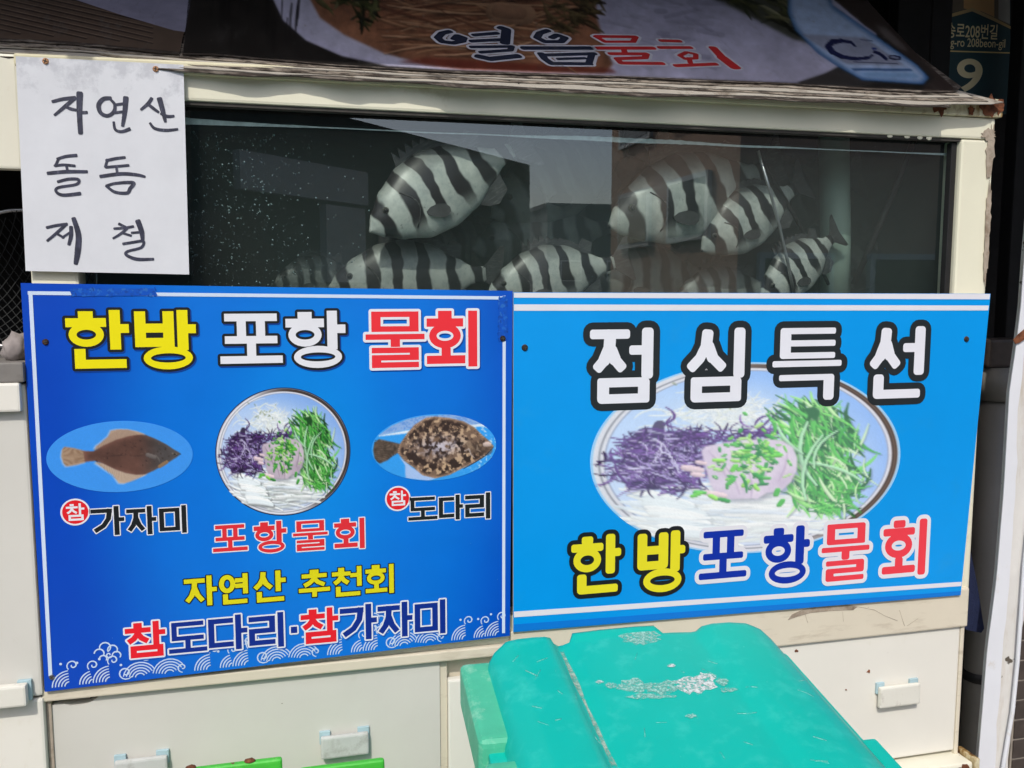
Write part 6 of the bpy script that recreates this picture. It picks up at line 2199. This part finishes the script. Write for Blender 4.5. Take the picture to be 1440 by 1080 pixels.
# ================================================================== LIME GREEN CRATES AT THE BOTTOM EDGE
def crate(px0, px1, py0, py1, Y, label, bolts=(), depth=0.16):
    a, b = PY(px0, py0, Y), PY(px1, py1, Y)
    x0, x1, zt = a.x, b.x, (a.z + b.z) / 2
    root = empty('green_crate', ((x0 + x1) / 2, Y - depth / 2, 0.0), label, 'crate', 'green crates by the bin')
    for k in range(6):
        z1 = zt - k * zt / 6
        z0 = z1 - zt / 6 + 0.02
        box('slat', (x0, Y - 0.014, z0), (x1, Y, z1), M['lime'], root, 0.006, 3)
        box('slat', (x0, Y - depth, z0), (x1, Y - depth + 0.014, z1 - 0.10), M['lime'], root, 0.006, 3)
    for xx in (x0 + 0.004, x1 - 0.024):
        box('post', (xx, Y - 0.034, 0.0), (xx + 0.02, Y - 0.0145, zt - 0.02), M['lime'], root, 0.004)
        box('post', (xx, Y - depth + 0.0145, 0.0), (xx + 0.02, Y - depth + 0.034, zt - 0.13), M['lime'], root, 0.004)
        box('side_bar', (xx, Y - depth + 0.0345, zt - 0.20), (xx + 0.02, Y - 0.0345, zt - 0.15), M['lime'], root, 0.004)
    box('bottom_board', (x0 + 0.0245, Y - depth + 0.015, 0.03), (x1 - 0.0245, Y - 0.0145, 0.045), M['lime'], root, 0.003)
    for px in bolts:
        p = PY(px, py0, Y)
        bm = bmesh.new()
        bmesh.ops.create_icosphere(bm, subdivisions=2, radius=1.0)
        for q in bm.verts:
            q.co *= 1 + 0.4 * noise.noise(q.co * 2.5 + Vector((px, 0, 0)))
            q.co = Vector((q.co.x * 0.009, q.co.y * 0.006, q.co.z * 0.0045)) + Vector((p.x, Y - 0.007, zt + 0.0005))
        from_bm('rusty_bolt', bm, M['rust'], root, smooth=True)
    return root
crate(236, 397, 1075, 1068, -0.16, 'lime green painted crate with two rusty bolts at the bottom edge', (268, 352))
crate(421, 540, 1069, 1072, -0.17, 'lime green painted crate without bolts, next to the teal bin')

# ================================================================== RIGHT SIDE: PIPE, CLOTH, PILLAR, ADDRESS PLATE
YP = 0.16
pt, pb = PY(1397, 545, YP), PY(1376, 1000, YP)
px_ = (pt.x + pb.x) / 2
pp = empty('drain_pipe', (px_, YP, 0.0), 'grey upright drain pipe in the dark gap right of the cabinet', 'pipe')
tube('pipe', [(px_, YP, 0.0), (px_, YP, 0.6), (px_, YP, pt.z)], 0.036, M['pvc'], pp, 24)
tube('collar', [(px_, YP, pt.z - 0.03), (px_, YP, pt.z + 0.05)], 0.044, M['pvc'], pp, 24)
zb_ = PY(1375, 948, YP).z
tube('band', [(px_, YP, zb_ - 0.012), (px_, YP, zb_ + 0.012)], 0.0385, M['rubber'], pp, 24)
box('elbow_block', (px_ - 0.05, YP - 0.03, pt.z + 0.051), (px_ + 0.06, YP + 0.04, pt.z + 0.12), M['tile_dark'], pp, 0.008)

cl = [(1352, 735), (1364, 770), (1374, 820), (1384, 884), (1380, 890), (1360, 886), (1350, 880), (1346, 800)]
fr_ = [PY(*p, 0.06) for p in cl]
v, f = slab_vf(fr_, [p + Vector((0, 0.02, 0)) for p in fr_])
tag(obj('hanging_cloth', v, f, M['navy'], None, origin=fr_[5]), 'navy blue cloth hanging in the gap right of the azure sign', 'cloth')

pil = empty('plaster_pillar', (1.60, 0.0, 0.0), 'peeling white plaster pillar at the right edge behind a bent white sheet', 'pillar')
ledge = [(1492, -330), (1482, -180), (1470, 0), (1455, 200), (1441, 360), (1436, 430), (1429, 490), (1420, 550), (1416, 620), (1412, 690), (1402, 813), (1396, 860), (1389, 911), (1382, 1000), (1375, 1080), (1368, 1190)]
YC = -0.02
def strip(name, lefts, width_px, Y, thick, mat, parent, jit=0.0, seed=0):
    rr = random.Random(seed)
    l_ = [PY(x, y, Y) for x, y in lefts]
    r_ = [PY(x + (width_px(y) if callable(width_px) else width_px) + rr.uniform(-jit, jit), y, Y) for x, y in lefts]
    v, f = [], []
    for a, b in zip(l_, r_):
        v += [a, b, b + Vector((0, thick, 0)), a + Vector((0, thick, 0))]
    for i in range(len(lefts) - 1):
        a = 4 * i
        for k in range(4):
            f.append((a + k, a + (k + 1) % 4, a + 4 + (k + 1) % 4, a + 4 + k))
    f.append((3, 2, 1, 0))
    a = 4 * (len(lefts) - 1)
    f.append((a, a + 1, a + 2, a + 3))
    return obj(name, v, f, mat, parent)
def dense(pts, n=30):
    out = []
    for k in range(n + 1):
        y = pts[0][1] + (pts[-1][1] - pts[0][1]) * k / n
        for a, b in zip(pts[:-1], pts[1:]):
            if a[1] <= y <= b[1] + 1e-6:
                out.append((a[0] + (b[0] - a[0]) * (y - a[1]) / (b[1] - a[1]), y))
                break
    return out
dl = dense(ledge, 62)
strip('white_sheet', dl, lambda y: 10 + max(0, y - 360) * 0.018, YC - 0.004, 0.002, M['white_sheet'], pil, 1.6, 3)
strip('shaft', [(x + 5, y) for x, y in dl], lambda y: 46 - max(0, y - 360) * 0.012, YC, 0.02, M['plaster'], pil, 2.2, 4)
# torn brown flap and cable
patch('torn_flap', pil, M['rust'], [PY(*p, YC - 0.008) for p in ((1425, 478), (1432, 470), (1442, 462), (1446, 474), (1434, 482), (1428, 484))])
cb = [PY(x, y, YC - 0.012) for x, y in ((1452, 690), (1441, 790), (1436, 860), (1431, 930), (1424, 1000), (1412, 1070), (1400, 1150))]
tag(tube('power_cable', cb, 0.0045, M['white_sheet'], None, 8), 'white cable running down the right edge of the plaster pillar', 'cable')
red = PY(1433, 850, 0.02)
stall = empty('tiled_wall', (1.78, 0.14, 0.0), 'dark tiled wall with a red panel at the far right edge', 'wall')
box('grout_bed', (1.745, 0.125, 0.0), (2.6, 0.20, 1.30), M['grout'], stall, 0.0)
for i in range(8):
    for j in range(12):
        x0 = 1.75 + i * 0.052
        z0 = 0.06 + j * 0.052
        box('tile', (x0, 0.121, z0), (x0 + 0.047, 0.1245, z0 + 0.047), M['tile_dark'], stall, 0.001, 1)
box('red_panel', (1.735, 0.10, 0.70), (2.3, 0.1195, 1.02), M['red'], stall, 0.003)

# address plate deep in the shade
YA = 0.80
plate = empty('address_plate', PY(1380, 150, YA), 'dark address plate with gold lettering and a big nine at top right', 'address plate')
pc = [PY(*p, YA) for p in ((1300, -70), (1421, -60), (1421, 160), (1300, 160))]
v, f = slab_vf(pc, [p + Vector((0, 0.006, 0)) for p in pc])
M['plate'] = paint('plate_navy', rgb(52, 78, 86), 0.4, 0.1, 8.0)
M['gold'] = paint('gold_print', rgb(240, 226, 184), 0.5, 0.05, 8.0)
obj('panel', v, f, M['plate'], plate)
AP = sign_plane(YA)
art = Art(AP)
art.pxpoly([(1301, -66), (1420, -58), (1420, 36), (1396, 24), (1367, 11), (1338, 18), (1301, 32)], rgb(120, 112, 100))
art.pxpoly([(1355, -60), (1398, -58), (1398, 24), (1380, 16), (1355, 12)], rgb(206, 168, 120))
art.pxpoly([(1404, -58), (1420, -58), (1420, 34), (1404, 27)], rgb(160, 162, 160))
art.pxpoly([(1301, 34), (1338, 19), (1367, 11), (1396, 24), (1421, 37), (1421, 41), (1396, 29), (1367, 16), (1338, 24), (1301, 38)], rgb(190, 168, 124))
art.pxpoly([(1301, 70), (1420, 73.6), (1420, 75.4), (1301, 71.8)], rgb(236, 212, 150))
art.build('printed_picture', plate, M['print'], 0.0006)
def font_text(txt, pl, p_left, p_right, mat, parent, lift, bold=0.0, ysc=1.0):
    """built-in lettering stretched between two photo points on its baseline"""
    cu = bpy.data.curves.new('text', 'FONT')
    cu.body = txt
    cu.offset = bold
    to = bpy.data.objects.new('text', cu)
    COL.objects.link(to)
    dg = bpy.context.evaluated_depsgraph_get()
    dg.update()
    me = bpy.data.meshes.new_from_object(to.evaluated_get(dg))
    vs = [q.co.copy() for q in me.vertices]
    fs = [list(p.vertices) for p in me.polygons]
    bpy.data.objects.remove(to)
    bpy.data.meshes.remove(me)
    bpy.data.curves.remove(cu)
    if not vs:
        return None
    mnx, mxx = min(q.x for q in vs), max(q.x for q in vs)
    a, b = pl.mm(*p_left), pl.mm(*p_right)
    s = (b[0] - a[0]) / (mxx - mnx)
    W = [pl.world(a[0] + (q.x - mnx) * s, a[1] + (b[1] - a[1]) * (q.x - mnx) / (mxx - mnx) - q.y * s * ysc, lift) for q in vs]
    return obj('lettering', W, fs, mat, parent)
font_text('송로208번길', AP, (1331, 51), (1402, 54), M['gold'], plate, 0.0008, 0.012, 1.35)
font_text('ng-ro 208beon-gil', AP, (1331, 65), (1413, 67), M['gold'], plate, 0.0008, 0.008, 1.2)
font_text('9', AP, (1344, 127), (1380, 128), M['gold'], plate, 0.0008, 0.015, 0.66)
# black drape and posts that hide the left part of the plate
for nm, x0, x1, Y, lb in (('black_post', 1262, 1338, 0.66, 'broad black post covering the left side of the address plate'), ('black_post', 1438, 1480, 0.62, 'black post at the top right corner, right of the address plate')):
    a, b = PY(x0, 60, Y), PY(x1, 60, Y)
    tag(box(nm, (a.x, Y, 0.0), (b.x, Y + 0.05, 2.62 - 0.065), M['black'], None, 0.006, origin=((a.x + b.x) / 2, Y, 0)), lb, 'post')
for nm, x0, Y, r_, mt, lb in (('thin_rod', 1253, 0.70, 0.006, 'alu', 'thin bare rod beside the black post above the lid'), ('thin_rod', 1311, 0.62, 0.004, 'alu', 'second thin rod, just left of the address plate')):
    a = PY(x0, 20, Y)
    tag(tube(nm, [(a.x, Y, 0.0), (a.x, Y, 2.5)], r_, M['darkwall'], None, 8, origin=(a.x, Y, 0)), lb, 'rod')

# ================================================================== ACROSS THE STREET (seen mirrored in the tank glass)
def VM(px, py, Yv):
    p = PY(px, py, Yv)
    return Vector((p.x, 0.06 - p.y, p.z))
def building(name, label, x0, x1, y_front, depth, h, wall, cols, rows, win, z_first, dz, base=-0.13):
    root = empty(name, ((x0 + x1) / 2, y_front - depth / 2, base), label, 'building', 'buildings across the street')
    box('wall', (x0, y_front - depth, base), (x1, y_front, h), wall, root, 0.0)
    box('roof_edge', (x0 - 0.1, y_front - depth - 0.1, h + 0.001), (x1 + 0.1, y_front + 0.1, h + 0.25), M['greywall'], root, 0.0)
    for r_ in range(rows):
        for c in range(cols):
            cx_ = x0 + (x1 - x0) * (c + 0.5) / cols
            z0 = z_first + r_ * dz
            fr_ = box('window_frame', (cx_ - win / 2, y_front + 0.002, z0), (cx_ + win / 2, y_front + 0.08, z0 + win * 0.95), M['window_white'], root, 0.0)
            box('pane', (cx_ - win / 2 + 0.07, y_front + 0.081, z0 + 0.07), (cx_ + win / 2 - 0.07, y_front + 0.088, z0 + win * 0.95 - 0.07), M['window_glass'], fr_, 0.0)
    return root
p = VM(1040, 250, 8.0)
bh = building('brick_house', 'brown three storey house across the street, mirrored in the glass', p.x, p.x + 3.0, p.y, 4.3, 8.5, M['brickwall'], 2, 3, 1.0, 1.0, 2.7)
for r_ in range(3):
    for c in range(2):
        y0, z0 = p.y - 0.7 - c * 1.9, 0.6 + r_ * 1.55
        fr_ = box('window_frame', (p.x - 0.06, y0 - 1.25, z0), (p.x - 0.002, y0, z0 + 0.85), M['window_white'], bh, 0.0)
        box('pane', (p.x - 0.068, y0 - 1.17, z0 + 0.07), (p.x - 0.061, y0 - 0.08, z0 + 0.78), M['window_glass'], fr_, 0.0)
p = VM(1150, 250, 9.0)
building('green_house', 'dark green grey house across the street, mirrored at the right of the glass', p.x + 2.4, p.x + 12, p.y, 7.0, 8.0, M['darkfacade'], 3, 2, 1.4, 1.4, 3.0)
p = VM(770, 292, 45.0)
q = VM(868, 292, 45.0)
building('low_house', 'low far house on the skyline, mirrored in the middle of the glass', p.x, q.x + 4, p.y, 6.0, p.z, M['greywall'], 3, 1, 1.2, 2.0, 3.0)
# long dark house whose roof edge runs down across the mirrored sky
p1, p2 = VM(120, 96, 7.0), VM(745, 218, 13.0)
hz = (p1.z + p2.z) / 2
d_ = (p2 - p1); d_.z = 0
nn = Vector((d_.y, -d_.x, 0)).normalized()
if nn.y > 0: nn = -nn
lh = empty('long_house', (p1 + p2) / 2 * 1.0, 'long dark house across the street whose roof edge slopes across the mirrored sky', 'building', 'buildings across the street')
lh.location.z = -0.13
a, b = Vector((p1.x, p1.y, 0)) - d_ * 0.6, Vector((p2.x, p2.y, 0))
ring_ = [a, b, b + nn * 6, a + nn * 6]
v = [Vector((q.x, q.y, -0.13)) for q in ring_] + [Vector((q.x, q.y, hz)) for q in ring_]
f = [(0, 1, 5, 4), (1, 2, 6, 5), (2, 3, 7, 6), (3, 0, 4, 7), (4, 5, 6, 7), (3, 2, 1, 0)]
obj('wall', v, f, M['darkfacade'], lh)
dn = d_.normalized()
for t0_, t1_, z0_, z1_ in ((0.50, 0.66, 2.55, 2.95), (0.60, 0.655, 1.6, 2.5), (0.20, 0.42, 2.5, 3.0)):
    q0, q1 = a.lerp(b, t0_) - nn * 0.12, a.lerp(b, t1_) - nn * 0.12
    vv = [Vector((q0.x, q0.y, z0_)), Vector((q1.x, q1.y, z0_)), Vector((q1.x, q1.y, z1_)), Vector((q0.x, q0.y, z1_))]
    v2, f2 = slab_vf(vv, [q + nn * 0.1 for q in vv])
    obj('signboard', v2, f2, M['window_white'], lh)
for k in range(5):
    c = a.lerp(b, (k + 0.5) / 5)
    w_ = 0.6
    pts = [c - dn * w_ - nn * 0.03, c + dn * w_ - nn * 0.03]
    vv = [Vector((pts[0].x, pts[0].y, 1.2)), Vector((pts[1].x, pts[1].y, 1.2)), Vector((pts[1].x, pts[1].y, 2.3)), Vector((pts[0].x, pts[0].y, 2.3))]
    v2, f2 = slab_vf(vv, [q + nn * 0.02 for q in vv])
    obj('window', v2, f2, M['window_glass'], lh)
